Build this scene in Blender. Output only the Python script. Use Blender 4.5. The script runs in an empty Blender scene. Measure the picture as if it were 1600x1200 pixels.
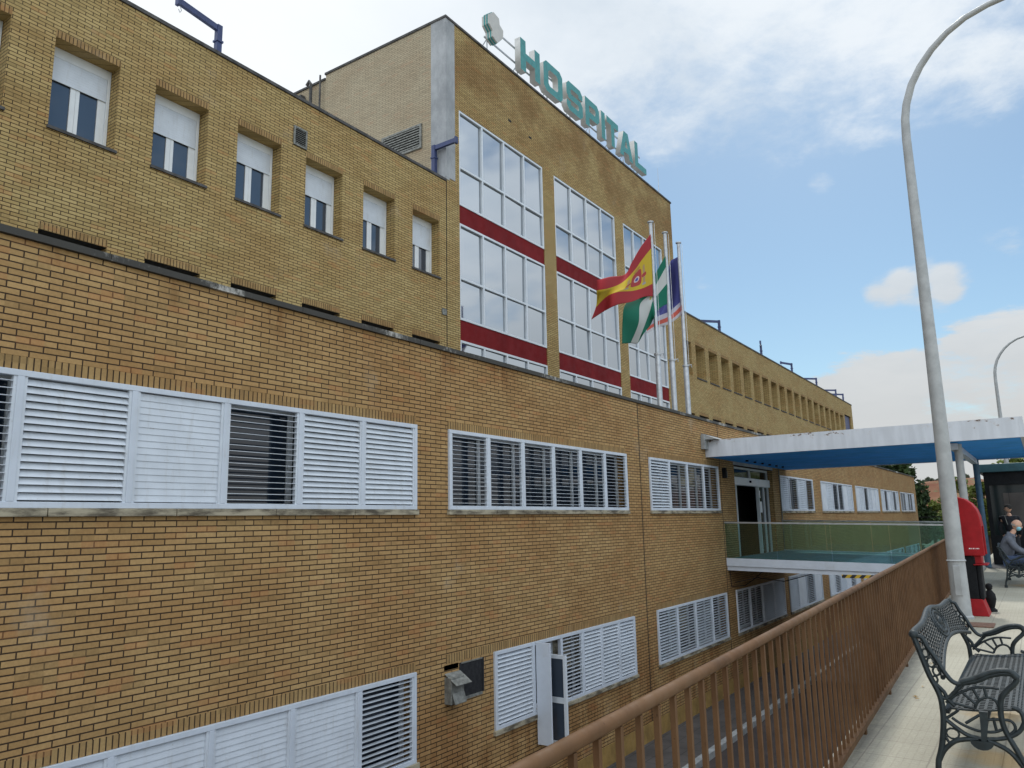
import bpy, bmesh, math, random
from mathutils import Vector, Matrix
R = math.radians
random.seed(7)
col = bpy.context.scene.collection
scn = bpy.context.scene

# ------------------------------------------------------------------ camera
cam = bpy.data.cameras.new('camera'); co = bpy.data.objects.new('camera', cam); col.objects.link(co)
cam.sensor_width = 36.0; cam.lens = 36.0 * 1205 / 1600; cam.clip_start = 0.05; cam.clip_end = 3000
f_ = 1205.0
AX = Vector((828, 199.5, f_)).normalized()
AY = Vector((-1850, 252, f_)); AY = (AY - AX * AX.dot(AY)).normalized()
AZ = AX.cross(AY)
if AZ.y > 0: AZ = -AZ
def w(v): return Vector((AX.dot(v), AY.dot(v), AZ.dot(v)))
cr, cu, cb = w(Vector((1, 0, 0))), w(Vector((0, -1, 0))), w(Vector((0, 0, -1)))
EYE = Vector((0, 0, 1.6))
co.matrix_world = Matrix(((cr.x, cu.x, cb.x, EYE.x), (cr.y, cu.y, cb.y, EYE.y), (cr.z, cu.z, cb.z, EYE.z), (0, 0, 0, 1)))
scn.camera = co
def pix(u, v): return w(Vector((u - 800, v - 600, f_))).normalized()      # direction of a pixel, for placing clouds on the sky

# ------------------------------------------------------------------ light
SUN_AZ, SUN_EL = 12.0, 50.0          # azimuth measured from +X towards +Y
sd = Vector((math.cos(R(SUN_EL)) * math.cos(R(SUN_AZ)), math.cos(R(SUN_EL)) * math.sin(R(SUN_AZ)), math.sin(R(SUN_EL))))
sl = bpy.data.lights.new('sun', 'SUN'); sl.energy = 1.8; sl.angle = R(5); sl.color = (1, .95, .86)
so = bpy.data.objects.new('sun', sl); col.objects.link(so); so.rotation_euler = (-sd).to_track_quat('-Z', 'Y').to_euler(); so.location = (0, 0, 40)
scn.view_settings.view_transform = 'Standard'; scn.view_settings.look = 'None'
scn.view_settings.exposure = 0.0; scn.view_settings.gamma = 1

class NT:
    """short node-tree writer"""
    def __init__(s, tree): s.t = tree; s.n = tree.nodes; s.l = tree.links
    def new(s, typ, **kw):
        nd = s.n.new(typ)
        for k, v in kw.items(): setattr(nd, k, v)
        return nd
    def put(s, sock, val):
        if isinstance(val, bpy.types.NodeSocket): s.l.new(val, sock)
        else: sock.default_value = val
    def math(s, op, a, b=0.0, c=0.0, clamp=False):
        nd = s.new('ShaderNodeMath', operation=op); nd.use_clamp = clamp
        s.put(nd.inputs[0], a); s.put(nd.inputs[1], b); s.put(nd.inputs[2], c); return nd.outputs[0]
    def noise(s, vec, scale, detail=4, rough=.55, dist=0.0):
        nd = s.new('ShaderNodeTexNoise'); s.put(nd.inputs['Vector'], vec); nd.inputs['Scale'].default_value = scale
        nd.inputs['Detail'].default_value = detail; nd.inputs['Roughness'].default_value = rough; nd.inputs['Distortion'].default_value = dist
        return nd.outputs['Fac']
    def ramp(s, fac, a, b, lo=0.0, hi=1.0, smooth=True):
        nd = s.new('ShaderNodeMapRange'); nd.interpolation_type = 'SMOOTHSTEP' if smooth else 'LINEAR'; nd.clamp = True
        s.put(nd.inputs[0], fac); nd.inputs[1].default_value = a; nd.inputs[2].default_value = b
        nd.inputs[3].default_value = lo; nd.inputs[4].default_value = hi; return nd.outputs[0]
    def mix(s, fac, a, b, blend='MIX'):
        nd = s.new('ShaderNodeMix', data_type='RGBA', blend_type=blend)
        s.put(nd.inputs[0], fac); s.put(nd.inputs[6], a); s.put(nd.inputs[7], b); return nd.outputs[2]
    def xyz(s, vec):
        nd = s.new('ShaderNodeSeparateXYZ'); s.put(nd.inputs[0], vec); return nd.outputs
    def comb(s, x, y, z=0.0):
        nd = s.new('ShaderNodeCombineXYZ'); s.put(nd.inputs[0], x); s.put(nd.inputs[1], y); s.put(nd.inputs[2], z); return nd.outputs[0]

# sky: nishita daylight with clouds that sit at fixed directions of the dome
wd = bpy.data.worlds.new('World'); scn.world = wd; wd.use_nodes = True
T = NT(wd.node_tree); T.n.clear()
sky = T.new('ShaderNodeTexSky', sky_type='NISHITA'); sky.sun_disc = False
sky.sun_elevation = R(SUN_EL); sky.sun_rotation = R(90 - SUN_AZ); sky.air_density = 1.0; sky.dust_density = .7; sky.ozone_density = 1.4
tc = T.new('ShaderNodeTexCoord'); D = tc.outputs['Generated']
x, y, z = T.xyz(D)
zc = T.math('ADD', T.math('MAXIMUM', z, 0.0), .16)
pl = T.comb(T.math('DIVIDE', x, zc), T.math('DIVIDE', y, zc), T.math('MULTIPLY', z, .6))
n3 = T.noise(pl, 9.0, 6, .65, .2); n1 = T.noise(pl, 1.1, 9, .58, .35); n2 = T.noise(pl, 3.2, 7, .62, .3)
def blob(u, v, r0, r1, amp):
    d = pix(u, v) if not isinstance(u, Vector) else u
    nd = T.new('ShaderNodeVectorMath', operation='DOT_PRODUCT'); T.put(nd.inputs[0], D); nd.inputs[1].default_value = d
    return T.ramp(nd.outputs['Value'], math.cos(R(r1)), math.cos(R(r0)), 0.0, amp)
def side(a, b, up):
    """signed distance of the view direction from the great circle through two pixels"""
    n = pix(*a).cross(pix(*b)).normalized()
    if n.dot(pix(*up)) < 0: n = -n
    nd = T.new('ShaderNodeVectorMath', operation='DOT_PRODUCT'); T.put(nd.inputs[0], D); nd.inputs[1].default_value = n; return nd.outputs['Value']
bias = T.ramp(side((980, 335), (1400, 150), (700, 0)), -.05, .40, .0, .56)
for b in [(1130, 90, 1, 12, .15), (250, -60, 10, 30, .40), (1283, 290, 0, 1.3, .30), (1382, 448, 0, 2.1, .50), (1445, 446, 0, 2.7, .50), (1490, 440, 0, 1.7, .42), (1372, 474, 0, 1.4, .34), (1420, 500, 0, 3, -.25),
          (1565, 400, 0, 2.6, .20), (1100, 442, 0, 1.0, .16), (1480, 70, .4, 3.6, .16), (1400, 40, .4, 4, .14), (1580, 110, 0, 3, .14),
          (1150, 380, 2, 8, -.16), (1440, 330, 2, 6, -.22), (1560, 460, 0, 3.2, -.2), (1290, 500, 1, 6, -.24), (1540, 220, 1, 6, -.16), (1340, 330, 1, 6, -.18)]:
    bias = T.math('ADD', bias, blob(*b))
bias = T.math('ADD', bias, T.ramp(T.math('ADD', side((1240, 578), (1560, 500), (1500, 650)), T.math('MULTIPLY', T.math('SUBTRACT', n2, .5), .10)), -.012, .03, 0, .62))
bias = T.math('SUBTRACT', bias, blob(1530, 625, .5, 4.5, .26))
for d, r1, amp in [((18, -12.2, 10.6), 8, .20), ((17.5, -12.2, 5.2), 13, .32), ((22, -12.2, 7.2), 6, .22), ((25, -12.2, 5.0), 8, .25)]:      # clouds that the mirror glass picks up
    bias = T.math('ADD', bias, blob(Vector(d).normalized(), 0, 2, r1, amp))
dens = T.math('ADD', T.math('ADD', T.math('MULTIPLY', T.math('SUBTRACT', n1, .5), 1.15), T.math('ADD', T.math('MULTIPLY', T.math('SUBTRACT', n2, .5), .75), T.math('MULTIPLY', T.math('SUBTRACT', n3, .5), .55))), T.math('ADD', bias, .5))
cover = T.ramp(dens, .50, .98)
horizon = T.ramp(z, .0, .13, .8, 0.0)
cover = T.math('MAXIMUM', cover, horizon)
shade = T.ramp(T.math('ADD', T.math('MULTIPLY', T.noise(pl, 1.7, 6, .6, .2), .7), T.math('MULTIPLY', n2, .3)), .34, .66)
white = T.mix(shade, (6.4, 7.3, 8.0, 1), (8.6, 9.2, 9.5, 1)); white = T.mix(blob(150, 0, 3, 34, .85), white, (10.2, 10.6, 10.6, 1))
warm = T.mix(T.ramp(z, .02, .45), (6.2, 6.35, 6.15, 1), white)
skc = T.mix(cover, T.mix(1.0, sky.outputs[0], (.86, 1.02, 1.0, 1), 'MULTIPLY'), warm)
# sky behind the viewer brightened, an added unseen fill for the shaded facade
back = T.new('ShaderNodeVectorMath', operation='DOT_PRODUCT'); T.put(back.inputs[0], D); back.inputs[1].default_value = Vector((.8, .6, .1)).normalized()
bk = T.math('MULTIPLY', T.ramp(back.outputs['Value'], .62, -.25, 1.0, 1.95), 1.0)
skc = T.mix(1.0, skc, T.comb(bk, bk, T.math('MULTIPLY', bk, 1.03)), 'MULTIPLY')
bg = T.new('ShaderNodeBackground'); T.put(bg.inputs[0], skc); bg.inputs[1].default_value = .10
ow = T.new('ShaderNodeOutputWorld'); T.l.new(bg.outputs[0], ow.inputs[0])

# ------------------------------------------------------------------ materials
MATS = {}
def mat(name):
    m = bpy.data.materials.new(name); m.use_nodes = True; t = NT(m.node_tree)
    MATS[name] = m; return m, t, m.node_tree.nodes['Principled BSDF']
def pos(t): return t.new('ShaderNodeNewGeometry').outputs['Position']
def bump(t, p, h, dist=.01, strength=.6):
    b = t.new('ShaderNodeBump'); t.put(b.inputs['Height'], h); b.inputs['Distance'].default_value = dist; b.inputs['Strength'].default_value = strength
    t.l.new(b.outputs[0], p.inputs['Normal'])
def plain(name, c, rough=.6, metal=0.0, var=.12, scale=6.0, bmp=0.0, spec=.5):
    m, t, p = mat(name); q = pos(t)
    n = t.noise(q, scale, 5, .6); n_ = t.ramp(n, .3, .7, 1 - var, 1 + var)
    cc = t.mix(1.0, (*c, 1), t.comb(n_, n_, n_), 'MULTIPLY')
    t.put(p.inputs['Base Color'], cc); p.inputs['Metallic'].default_value = metal; p.inputs['Specular IOR Level'].default_value = spec
    t.put(p.inputs['Roughness'], t.ramp(t.noise(q, scale * 3, 3), .3, .7, rough * .85, min(1, rough * 1.15)))
    if bmp: bump(t, p, t.noise(q, scale * 6, 4), bmp)
    return m

def brick(name, c1, c2, mortar, soldier=False, lower=False, grey=0.0):
    m, t, p = mat(name); q = pos(t); X, Y, Z = t.xyz(q)
    h = t.math('ADD', X, Y)
    b = t.new('ShaderNodeTexBrick'); b.offset = 0.0 if soldier else .5; b.squash = 1.0
    if soldier: b.inputs['Brick Width'].default_value = .06; b.inputs['Row Height'].default_value = .122
    else: b.inputs['Brick Width'].default_value = .235; b.inputs['Row Height'].default_value = .06
    b.inputs['Scale'].default_value = 1.0; b.inputs['Mortar Size'].default_value = .0070; b.inputs['Mortar Smooth'].default_value = .25; b.inputs['Bias'].default_value = -.05
    t.put(b.inputs['Vector'], t.comb(h, .061) if soldier else t.comb(h, Z))
    b.inputs['Color1'].default_value = (*c1, 1); b.inputs['Color2'].default_value = (*c2, 1); b.inputs['Mortar'].default_value = (*mortar, 1)
    # brick to brick change of hue: a stepped noise with one value for each brick
    row = t.math('FLOOR', t.math('DIVIDE', Z, .06)); odd = t.math('MULTIPLY', t.math('MODULO', t.math('ABSOLUTE', row), 2.0), .5)
    cell = t.math('FLOOR', t.math('ADD', t.math('DIVIDE', h, .235), odd))
    wn = t.new('ShaderNodeTexWhiteNoise', noise_dimensions='2D'); t.put(wn.inputs['Vector'], t.comb(cell, row))
    rnd = wn.outputs['Value']
    c = b.outputs['Color']
    c = t.mix(t.math('MULTIPLY', t.ramp(rnd, .92, .98), .38), c, (c1[0] * .95, c1[1] * .68, c1[2] * .62, 1))       # an orange one here and there
    c = t.mix(t.math('MULTIPLY', t.ramp(rnd, .10, .03), .5), c, (c1[0] * .62, c1[1] * .62, c1[2] * .6, 1))
    big = t.ramp(t.noise(t.comb(h, t.math('MULTIPLY', Z, 1.7)), .55, 5, .6, .4), .36, .66)
    c = t.mix(t.math('MULTIPLY', big, .50), c, t.mix(1.0, c, (.80, .66, .56, 1), 'MULTIPLY'))
    mid = t.ramp(t.noise(t.comb(t.math('MULTIPLY', h, 1.2), t.math('MULTIPLY', Z, .35)), 2.6, 4, .6), .56, .80)
    c = t.mix(t.math('MULTIPLY', mid, .3), c, t.mix(1.0, c, (.62, .53, .46, 1), 'MULTIPLY'))
    pale = t.ramp(t.noise(t.comb(h, Z, 5.0), .9, 5, .65), .60, .78)
    c = t.mix(t.math('MULTIPLY', pale, .35), c, (.44, .37, .27, 1))
    fine = t.ramp(t.noise(q, 34, 3, .7), .2, .8, .88, 1.12)
    c = t.mix(1.0, c, t.comb(fine, fine, fine), 'MULTIPLY')
    if name == 'brick_upper':      # soot below the roof edge of the tall block
        so_ = t.math('MULTIPLY', t.ramp(Z, 12.4, 14.2), t.ramp(t.noise(t.comb(t.math('MULTIPLY', h, .8), t.math('MULTIPLY', Z, .9), 3.0), .9, 5, .65), .36, .58)); c = t.mix(t.math('MULTIPLY', so_, .65), c, t.mix(1.0, c, (.60, .48, .42, 1), 'MULTIPLY'))
    if lower:    # rain streaks that run down from the coping and the window sills
        st = t.noise(t.comb(t.math('MULTIPLY', h, 3.2), t.math('MULTIPLY', Z, .45), 2.0), .8, 6, .65)
        s1 = t.math('MULTIPLY', t.ramp(st, .50, .70), t.ramp(Z, 3.55, 4.15))
        s2 = t.math('MULTIPLY', t.ramp(st, .56, .80), t.math('MULTIPLY', t.ramp(Z, .6, -.1), t.ramp(Z, -.8, -.2)))
        s3 = t.math('MULTIPLY', t.ramp(st, .42, .60), t.ramp(Z, -.2, -2.2, .1, .9))
        s4 = t.math('MULTIPLY', t.ramp(st, .56, .76), t.math('MULTIPLY', t.ramp(Z, .9, 1.7), t.ramp(Z, 1.76, 1.70)))
        s = t.math('MAXIMUM', t.math('MAXIMUM', s1, s2), t.math('MAXIMUM', s3, s4))
        c = t.mix(t.math('MULTIPLY', s, .72), c, t.mix(1.0, c, (.56, .40, .30, 1), 'MULTIPLY'))
    if grey: c = t.mix(grey, c, (.36, .33, .27, 1))
    t.put(p.inputs['Base Color'], c); p.inputs['Roughness'].default_value = .86; p.inputs['Specular IOR Level'].default_value = .25
    bump(t, p, t.math('SUBTRACT', t.math('MULTIPLY', t.noise(q, 60, 2), .18), b.outputs['Fac']), .006, .8)
    return m
brick('brick_upper', (.495, .365, .160), (.385, .276, .112), (.058, .038, .022))
brick('brick_lower', (.462, .298, .130), (.362, .224, .092), (.050, .031, .018), lower=True)
brick('brick_side', (.47, .385, .245), (.39, .315, .195), (.16, .125, .085), grey=.3)
brick('brick_soldier', (.40, .265, .115), (.30, .19, .08), (.045, .028, .016), soldier=True)
plain('coping_dark', (.075, .072, .070), .9, var=.4, scale=5, bmp=.01)
m, t, p = mat('coping_stained'); q = pos(t); X, Y, Z = t.xyz(q)
nn = t.noise(t.comb(X, Z, 0), .45, 3); n2_ = t.noise(t.comb(t.math('MULTIPLY', X, 5), t.math('MULTIPLY', Z, 3)), 3, 6, .7)
fac = t.ramp(t.math('ADD', t.math('MULTIPLY', nn, 1.3), t.math('MULTIPLY', n2_, .32)), .86, .99)
t.put(p.inputs['Base Color'], t.mix(fac, (.055, .052, .046, 1), (.50, .48, .44, 1))); p.inputs['Roughness'].default_value = .9; bump(t, p, n2_, .01)
m, t, p = mat('sill_stone'); q = pos(t); X, Y, Z = t.xyz(q)
n_ = t.noise(t.comb(t.math('MULTIPLY', X, 1.4), Y, t.math('MULTIPLY', Z, 6)), 1.5, 6, .7)
t.put(p.inputs['Base Color'], t.mix(t.ramp(n_, .38, .62), (.085, .070, .048, 1), (.40, .35, .25, 1))); p.inputs['Roughness'].default_value = .85; bump(t, p, n_, .008)
m, t, p = mat('concrete'); q = pos(t); X, Y, Z = t.xyz(q)
n_ = t.noise(t.comb(t.math('ADD', X, Y), t.math('MULTIPLY', Z, .5)), 1.6, 7, .68)
t.put(p.inputs['Base Color'], t.mix(t.ramp(n_, .35, .68), (.27, .28, .29, 1), (.42, .43, .44, 1))); p.inputs['Roughness'].default_value = .8; bump(t, p, t.noise(q, 9, 6, .7), .02)
plain('white_paint', (.57, .615, .68), .42, var=.05, scale=3)
plain('shutter_white', (.60, .64, .69), .45, var=.06, scale=3)
for nm in ('white_paint', 'shutter_white'):      # dust and rain marks on the louvres
    m = MATS[nm]; t = NT(m.node_tree); p = m.node_tree.nodes['Principled BSDF']; q = pos(t); X, Y, Z = t.xyz(q); c0 = p.inputs['Base Color'].links[0].from_socket
    f0 = t.ramp(t.noise(t.comb(t.math('MULTIPLY', X, 9), Y, t.math('MULTIPLY', Z, 1.6)), 1.4, 6, .7), .50, .78); f1 = t.ramp(t.noise(q, 26, 3, .6), .66, .74)
    c0 = t.mix(t.math('MULTIPLY', f0, .35), c0, (.36, .34, .30, 1)); t.put(p.inputs['Base Color'], t.mix(t.math('MULTIPLY', f1, .3), c0, (.30, .25, .18, 1)))
plain('pvc_white', (.72, .74, .75), .35, var=.04, scale=4)
plain('alu_white', (.66, .70, .74), .35, var=.04, scale=4)
plain('red_panel', (.17, .014, .016), .75, var=.14, scale=1.2, spec=.12)
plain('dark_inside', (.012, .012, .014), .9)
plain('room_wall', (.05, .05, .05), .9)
plain('blue_steel', (.030, .045, .13), .5, var=.2)
plain('galvanised', (.42, .43, .44), .38, metal=.6, var=.12, scale=9)
plain('lamp_paint', (.36, .37, .37), .5, metal=.1, var=.12, scale=5)
plain('teal_letter', (.035, .24, .235), .45, var=.14, scale=5)
plain('letter_side', (.52, .51, .48), .6, var=.07, scale=3)
plain('rail_brown', (.105, .053, .024), .7, var=.2, scale=5, spec=.2)
m = MATS['rail_brown']; t = NT(m.node_tree); p = m.node_tree.nodes['Principled BSDF']; q = pos(t)
c0 = p.inputs['Base Color'].links[0].from_socket; f0 = t.ramp(t.noise(q, 38, 5, .7), .64, .70); f1 = t.ramp(t.noise(q, 2.2, 4, .6), .35, .7)
c0 = t.mix(t.math('MULTIPLY', f1, .5), c0, (.15, .085, .042, 1)); t.put(p.inputs['Base Color'], t.mix(t.math('MULTIPLY', f0, .7), c0, (.06, .028, .016, 1)))
plain('roof_gravel', (.045, .043, .040), .95, var=.3)
plain('bench_iron', (.022, .030, .033), .55, metal=.1, var=.3, scale=18, bmp=.002, spec=.35)
plain('ochre_base', (.30, .185, .055), .85, var=.25, scale=3, bmp=.01)
plain('kerb_stone', (.30, .31, .31), .85, var=.2, scale=5)
plain('phone_red', (.30, .010, .014), .55, var=.14, scale=6, spec=.2)
plain('black_plastic', (.010, .011, .013), .75, var=.2, spec=.2)
plain('blue_grey', (.06, .13, .20), .6)
plain('paving_dark', (.030, .033, .040), .8, var=.15, scale=2)
plain('white_mark', (.75, .75, .75), .5)
plain('canopy_blue', (.08, .37, .92), .85, var=.10, scale=1.5, spec=.08)
plain('deck_teal', (.11, .26, .29), .8, var=.15, scale=3)
plain('teal_trim', (.02, .075, .095), .5)
plain('rust_plate', (.16, .085, .055), .8, var=.3, scale=14)
plain('bark', (.10, .07, .045), .95, var=.3, bmp=.02)
plain('skin', (.52, .30, .21), .55, var=.08, scale=20)
plain('jacket_grey', (.10, .11, .135), .9, var=.15, scale=12)
plain('jeans', (.05, .075, .14), .9, var=.15, scale=12)
plain('cloth_black', (.012, .013, .018), .9, var=.2)
plain('mask_blue', (.22, .50, .60), .8)
plain('hair_grey', (.30, .28, .26), .9)
plain('hair_dark', (.02, .018, .015), .8)
plain('old_metal', (.20, .20, .18), .6, metal=.2, var=.35, scale=14)
plain('terracotta', (.30, .16, .10), .9)
m, t, p = mat('asphalt'); q = pos(t)
t.put(p.inputs['Base Color'], t.mix(t.ramp(t.noise(q, .9, 6, .6), .35, .65), (.040, .030, .028, 1), (.070, .052, .046, 1))); p.inputs['Roughness'].default_value = .9; bump(t, p, t.noise(q, 70, 3), .01)
m, t, p = mat('pavement_grey'); q = pos(t)
b = t.new('ShaderNodeTexBrick'); b.offset = 0; b.inputs['Scale'].default_value = 1; b.inputs['Brick Width'].default_value = .4; b.inputs['Row Height'].default_value = .4
b.inputs['Mortar Size'].default_value = .008; t.put(b.inputs['Vector'], q); b.inputs['Color1'].default_value = (.085, .075, .07, 1); b.inputs['Color2'].default_value = (.07, .06, .056, 1); b.inputs['Mortar'].default_value = (.03, .028, .026, 1)
n_ = t.ramp(t.noise(q, 1.3, 5), .3, .7, .75, 1.2); t.put(p.inputs['Base Color'], t.mix(1.0, b.outputs[0], t.comb(n_, n_, n_), 'MULTIPLY')); p.inputs['Roughness'].default_value = .85
# cream terrazzo tiles of the plaza: ridged squares, rust stains round the bench feet
m, t, p = mat('plaza_tiles'); q = pos(t); X, Y, Z = t.xyz(q)
def grid(t, sc, ms, q):
    b = t.new('ShaderNodeTexBrick'); b.offset = 0; b.inputs['Scale'].default_value = 1; b.inputs['Brick Width'].default_value = sc; b.inputs['Row Height'].default_value = sc
    b.inputs['Mortar Size'].default_value = ms; b.inputs['Mortar Smooth'].default_value = .4; t.put(b.inputs['Vector'], q); return b
big = grid(t, .40, .006, q); rib = grid(t, .05, .0045, q)
c = t.mix(t.ramp(t.noise(q, .7, 6, .62), .3, .7), (.30, .28, .215, 1), (.38, .36, .285, 1))
wn = t.ramp(t.noise(q, 45, 3, .7), .25, .75, .9, 1.1); c = t.mix(1.0, c, t.comb(wn, wn, wn), 'MULTIPLY')
c = t.mix(t.math('MULTIPLY', big.outputs['Fac'], .45), c, (.20, .18, .15, 1)); c = t.mix(t.math('MULTIPLY', rib.outputs['Fac'], .16), c, (.25, .22, .18, 1))
for cx, cy, rr in [(5.7, .42, .22), (6.3, .4, .22), (7.6, .5, .2), (20.9, .4, .45)]:
    dv = t.new('ShaderNodeVectorMath', operation='DISTANCE'); t.put(dv.inputs[0], q); dv.inputs[1].default_value = (cx, cy, .0)
    f1 = t.math('MULTIPLY', t.ramp(t.math('SUBTRACT', dv.outputs['Value'], t.math('MULTIPLY', t.noise(q, 9, 4), .25)), rr, -.05), .6)
    c = t.mix(f1, c, (.42, .26, .08, 1))
sp = t.ramp(t.noise(q, 11, 2, .4), .74, .78); c = t.mix(t.math('MULTIPLY', sp, .6), c, (.12, .10, .09, 1))
dirt = t.math('MULTIPLY', t.ramp(t.math('SUBTRACT', Y, t.math('MULTIPLY', X, .036)), .80, 1.05), t.ramp(t.noise(q, 6, 5, .7), .3, .6)); c = t.mix(t.math('MULTIPLY', dirt, .6), c, (.16, .15, .14, 1))
t.put(p.inputs['Base Color'], c); p.inputs['Roughness'].default_value = .75
bump(t, p, t.math('MULTIPLY', t.math('ADD', big.outputs['Fac'], t.math('MULTIPLY', rib.outputs['Fac'], .5)), -1.0), .004)
# white steel fascia with chips of rust along its top edge
m, t, p = mat('fascia_paint'); q = pos(t); X, Y, Z = t.xyz(q)
n_ = t.noise(t.comb(X, t.math('MULTIPLY', Y, 1.0), t.math('MULTIPLY', Z, 2.2)), 5.5, 6, .7)
zone = t.math('MULTIPLY', t.ramp(Z, 3.42, 3.64), t.ramp(t.noise(q, .55, 2), .36, .62, .25, 1.0))
chip = t.ramp(t.math('ADD', n_, t.math('MULTIPLY', zone, .15)), .715, .735)
soft = t.ramp(t.math('ADD', n_, t.math('MULTIPLY', zone, .15)), .62, .73)
c = t.mix(t.math('MULTIPLY', soft, .22), (.60, .63, .68, 1), (.50, .36, .22, 1)); c = t.mix(chip, c, (.10, .055, .035, 1))
dr = t.ramp(t.noise(t.comb(t.math('MULTIPLY', Y, 3), t.math('MULTIPLY', Z, .5)), 2.0, 4), .35, .7, .9, 1.04); c = t.mix(1.0, c, t.comb(dr, dr, dr), 'MULTIPLY')
t.put(p.inputs['Base Color'], c); p.inputs['Roughness'].default_value = .45
m, t, p = mat('hazard_stripes'); q = pos(t); X, Y, Z = t.xyz(q)
s = t.math('GREATER_THAN', t.math('FRACT', t.math('MULTIPLY', t.math('ADD', Y, Z), 4.6)), .5)
t.put(p.inputs['Base Color'], t.mix(s, (.02, .02, .02, 1), (.62, .40, .03, 1)))
def glassy(name, base, rough=.03, metal=0.0, spec=.5):
    m, t, p = mat(name); q = pos(t)
    p.inputs['Base Color'].default_value = (*base, 1); p.inputs['Roughness'].default_value = rough; p.inputs['Metallic'].default_value = metal
    p.inputs['Specular IOR Level'].default_value = spec
    bump(t, p, t.noise(q, .55, 2), .004, .5); return m
glassy('mirror_glass', (.44, .47, .50), .04, 1.0)
glassy('window_glass', (.045, .06, .085), .03, 0.0, 1.0)
glassy('ribbon_glass', (.015, .024, .040), .05, 0.0, .5)
glassy('dark_glass', (.010, .018, .020), .06, 0.0, .25)
m, t, p = mat('green_glass'); t.n.remove(p)
tr = t.new('ShaderNodeBsdfTransparent'); tr.inputs[0].default_value = (.74, .89, .885, 1)
gl = t.new('ShaderNodeBsdfGlossy'); gl.inputs[0].default_value = (.75, .9, .85, 1); gl.inputs['Roughness'].default_value = .03
fr = t.new('ShaderNodeFresnel'); fr.inputs[0].default_value = 1.45; mx = t.new('ShaderNodeMixShader')
t.put(mx.inputs[0], t.math('MINIMUM', t.math('ADD', fr.outputs[0], .05), .6)); t.l.new(tr.outputs[0], mx.inputs[1]); t.l.new(gl.outputs[0], mx.inputs[2]); t.l.new(mx.outputs[0], t.n['Material Output'].inputs[0])
def leafmat(name, a, b_):
    m, t, p = mat(name); q = pos(t); oi = t.noise(q, 1.1, 4, .7); oj = t.noise(q, 9, 2)
    c = t.mix(t.ramp(oi, .35, .65), (*a, 1), (*b_, 1)); k = t.ramp(oj, .3, .7, .7, 1.3); c = t.mix(1.0, c, t.comb(k, k, k), 'MULTIPLY')
    t.put(p.inputs['Base Color'], c); p.inputs['Roughness'].default_value = .7; p.inputs['Specular IOR Level'].default_value = .2; return m
leafmat('leaf_pine', (.018, .034, .016), (.045, .075, .022)); leafmat('leaf_olive', (.07, .10, .02), (.15, .18, .035)); leafmat('leaf_far', (.09, .11, .08), (.14, .16, .11))
m, t, p = mat('hill_earth'); p.inputs['Specular IOR Level'].default_value = .1; q = pos(t); X, Y, Z = t.xyz(q)
n_ = t.noise(q, .06, 6, .65); n3_ = t.noise(t.comb(t.math('MULTIPLY', Y, .6), Z, X), .45, 5, .7)
c = t.mix(t.ramp(n_, .38, .62), (.15, .062, .038, 1), (.22, .12, .072, 1)); c = t.mix(t.ramp(n3_, .56, .66), c, (.12, .14, .07, 1))
c = t.mix(t.ramp(t.math('ADD', Z, t.math('MULTIPLY', n3_, 5)), 5.5, 3.5), c, (.17, .20, .07, 1))
t.put(p.inputs['Base Color'], c); p.inputs['Roughness'].default_value = .95
m, t, p = mat('dry_ground'); q = pos(t)
t.put(p.inputs['Base Color'], t.mix(t.ramp(t.noise(q, .12, 7, .65), .35, .65), (.055, .065, .028, 1), (.12, .105, .065, 1))); p.inputs['Roughness'].default_value = .95
# flags: stripes by the hoist-to-foot coordinate of the cloth
def flagmat(name, bands, emblem=None):
    m, t, p = mat(name); uv = t.new('ShaderNodeUVMap'); U, V, _ = t.xyz(uv.outputs[0]); c = (*bands[0][1], 1)
    for v0, cc in bands[1:]: c = t.mix(t.math('GREATER_THAN', V, v0), c, (*cc, 1))
    if emblem:
        for (eu, ev, ru, rv, cc, q_) in emblem:
            du = t.math('ABSOLUTE', t.math('DIVIDE', t.math('SUBTRACT', U, eu), ru)); dv = t.math('ABSOLUTE', t.math('DIVIDE', t.math('SUBTRACT', V, ev), rv))
            dd = t.math('ADD', t.math('POWER', du, q_), t.math('POWER', dv, q_)); c = t.mix(t.math('LESS_THAN', dd, 1.0), c, (*cc, 1))
    t.put(p.inputs['Base Color'], c); p.inputs['Roughness'].default_value = .85; p.inputs['Specular IOR Level'].default_value = .15
    sh = p.inputs.get('Subsurface Weight')
    return m
RED, YEL = (.32, .030, .036), (.50, .35, .03)
flagmat('spain_cloth', [(0, RED), (.25, YEL), (.75, RED)],
        [(.34, .50, .105, .155, (.36, .05, .05), 4), (.34, .50, .055, .06, (.55, .45, .45), 2), (.34, .50, .03, .035, (.08, .08, .28), 2), (.185, .5, .022, .15, (.38, .24, .12), 6), (.495, .5, .022, .15, (.38, .24, .12), 6), (.185, .5, .045, .03, (.36, .05, .05), 4), (.495, .5, .045, .03, (.36, .05, .05), 4), (.34, .315, .07, .035, (.40, .22, .05), 2), (.185, .66, .035, .02, (.30, .30, .30), 4), (.495, .66, .035, .02, (.30, .30, .30), 4)])
flagmat('green_white_cloth', [(0, (.012, .135, .085)), (.34, (.46, .47, .45)), (.67, (.012, .135, .085))], [(.42, .5, .04, .05, (.35, .30, .08), 2)])
flagmat('blue_striped_cloth', [(0, (.08, .085, .25)), (.55, (.08, .085, .25)), (.62, (.50, .48, .54)), (.74, (.55, .12, .09)), (.87, (.50, .48, .50))])

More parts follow.
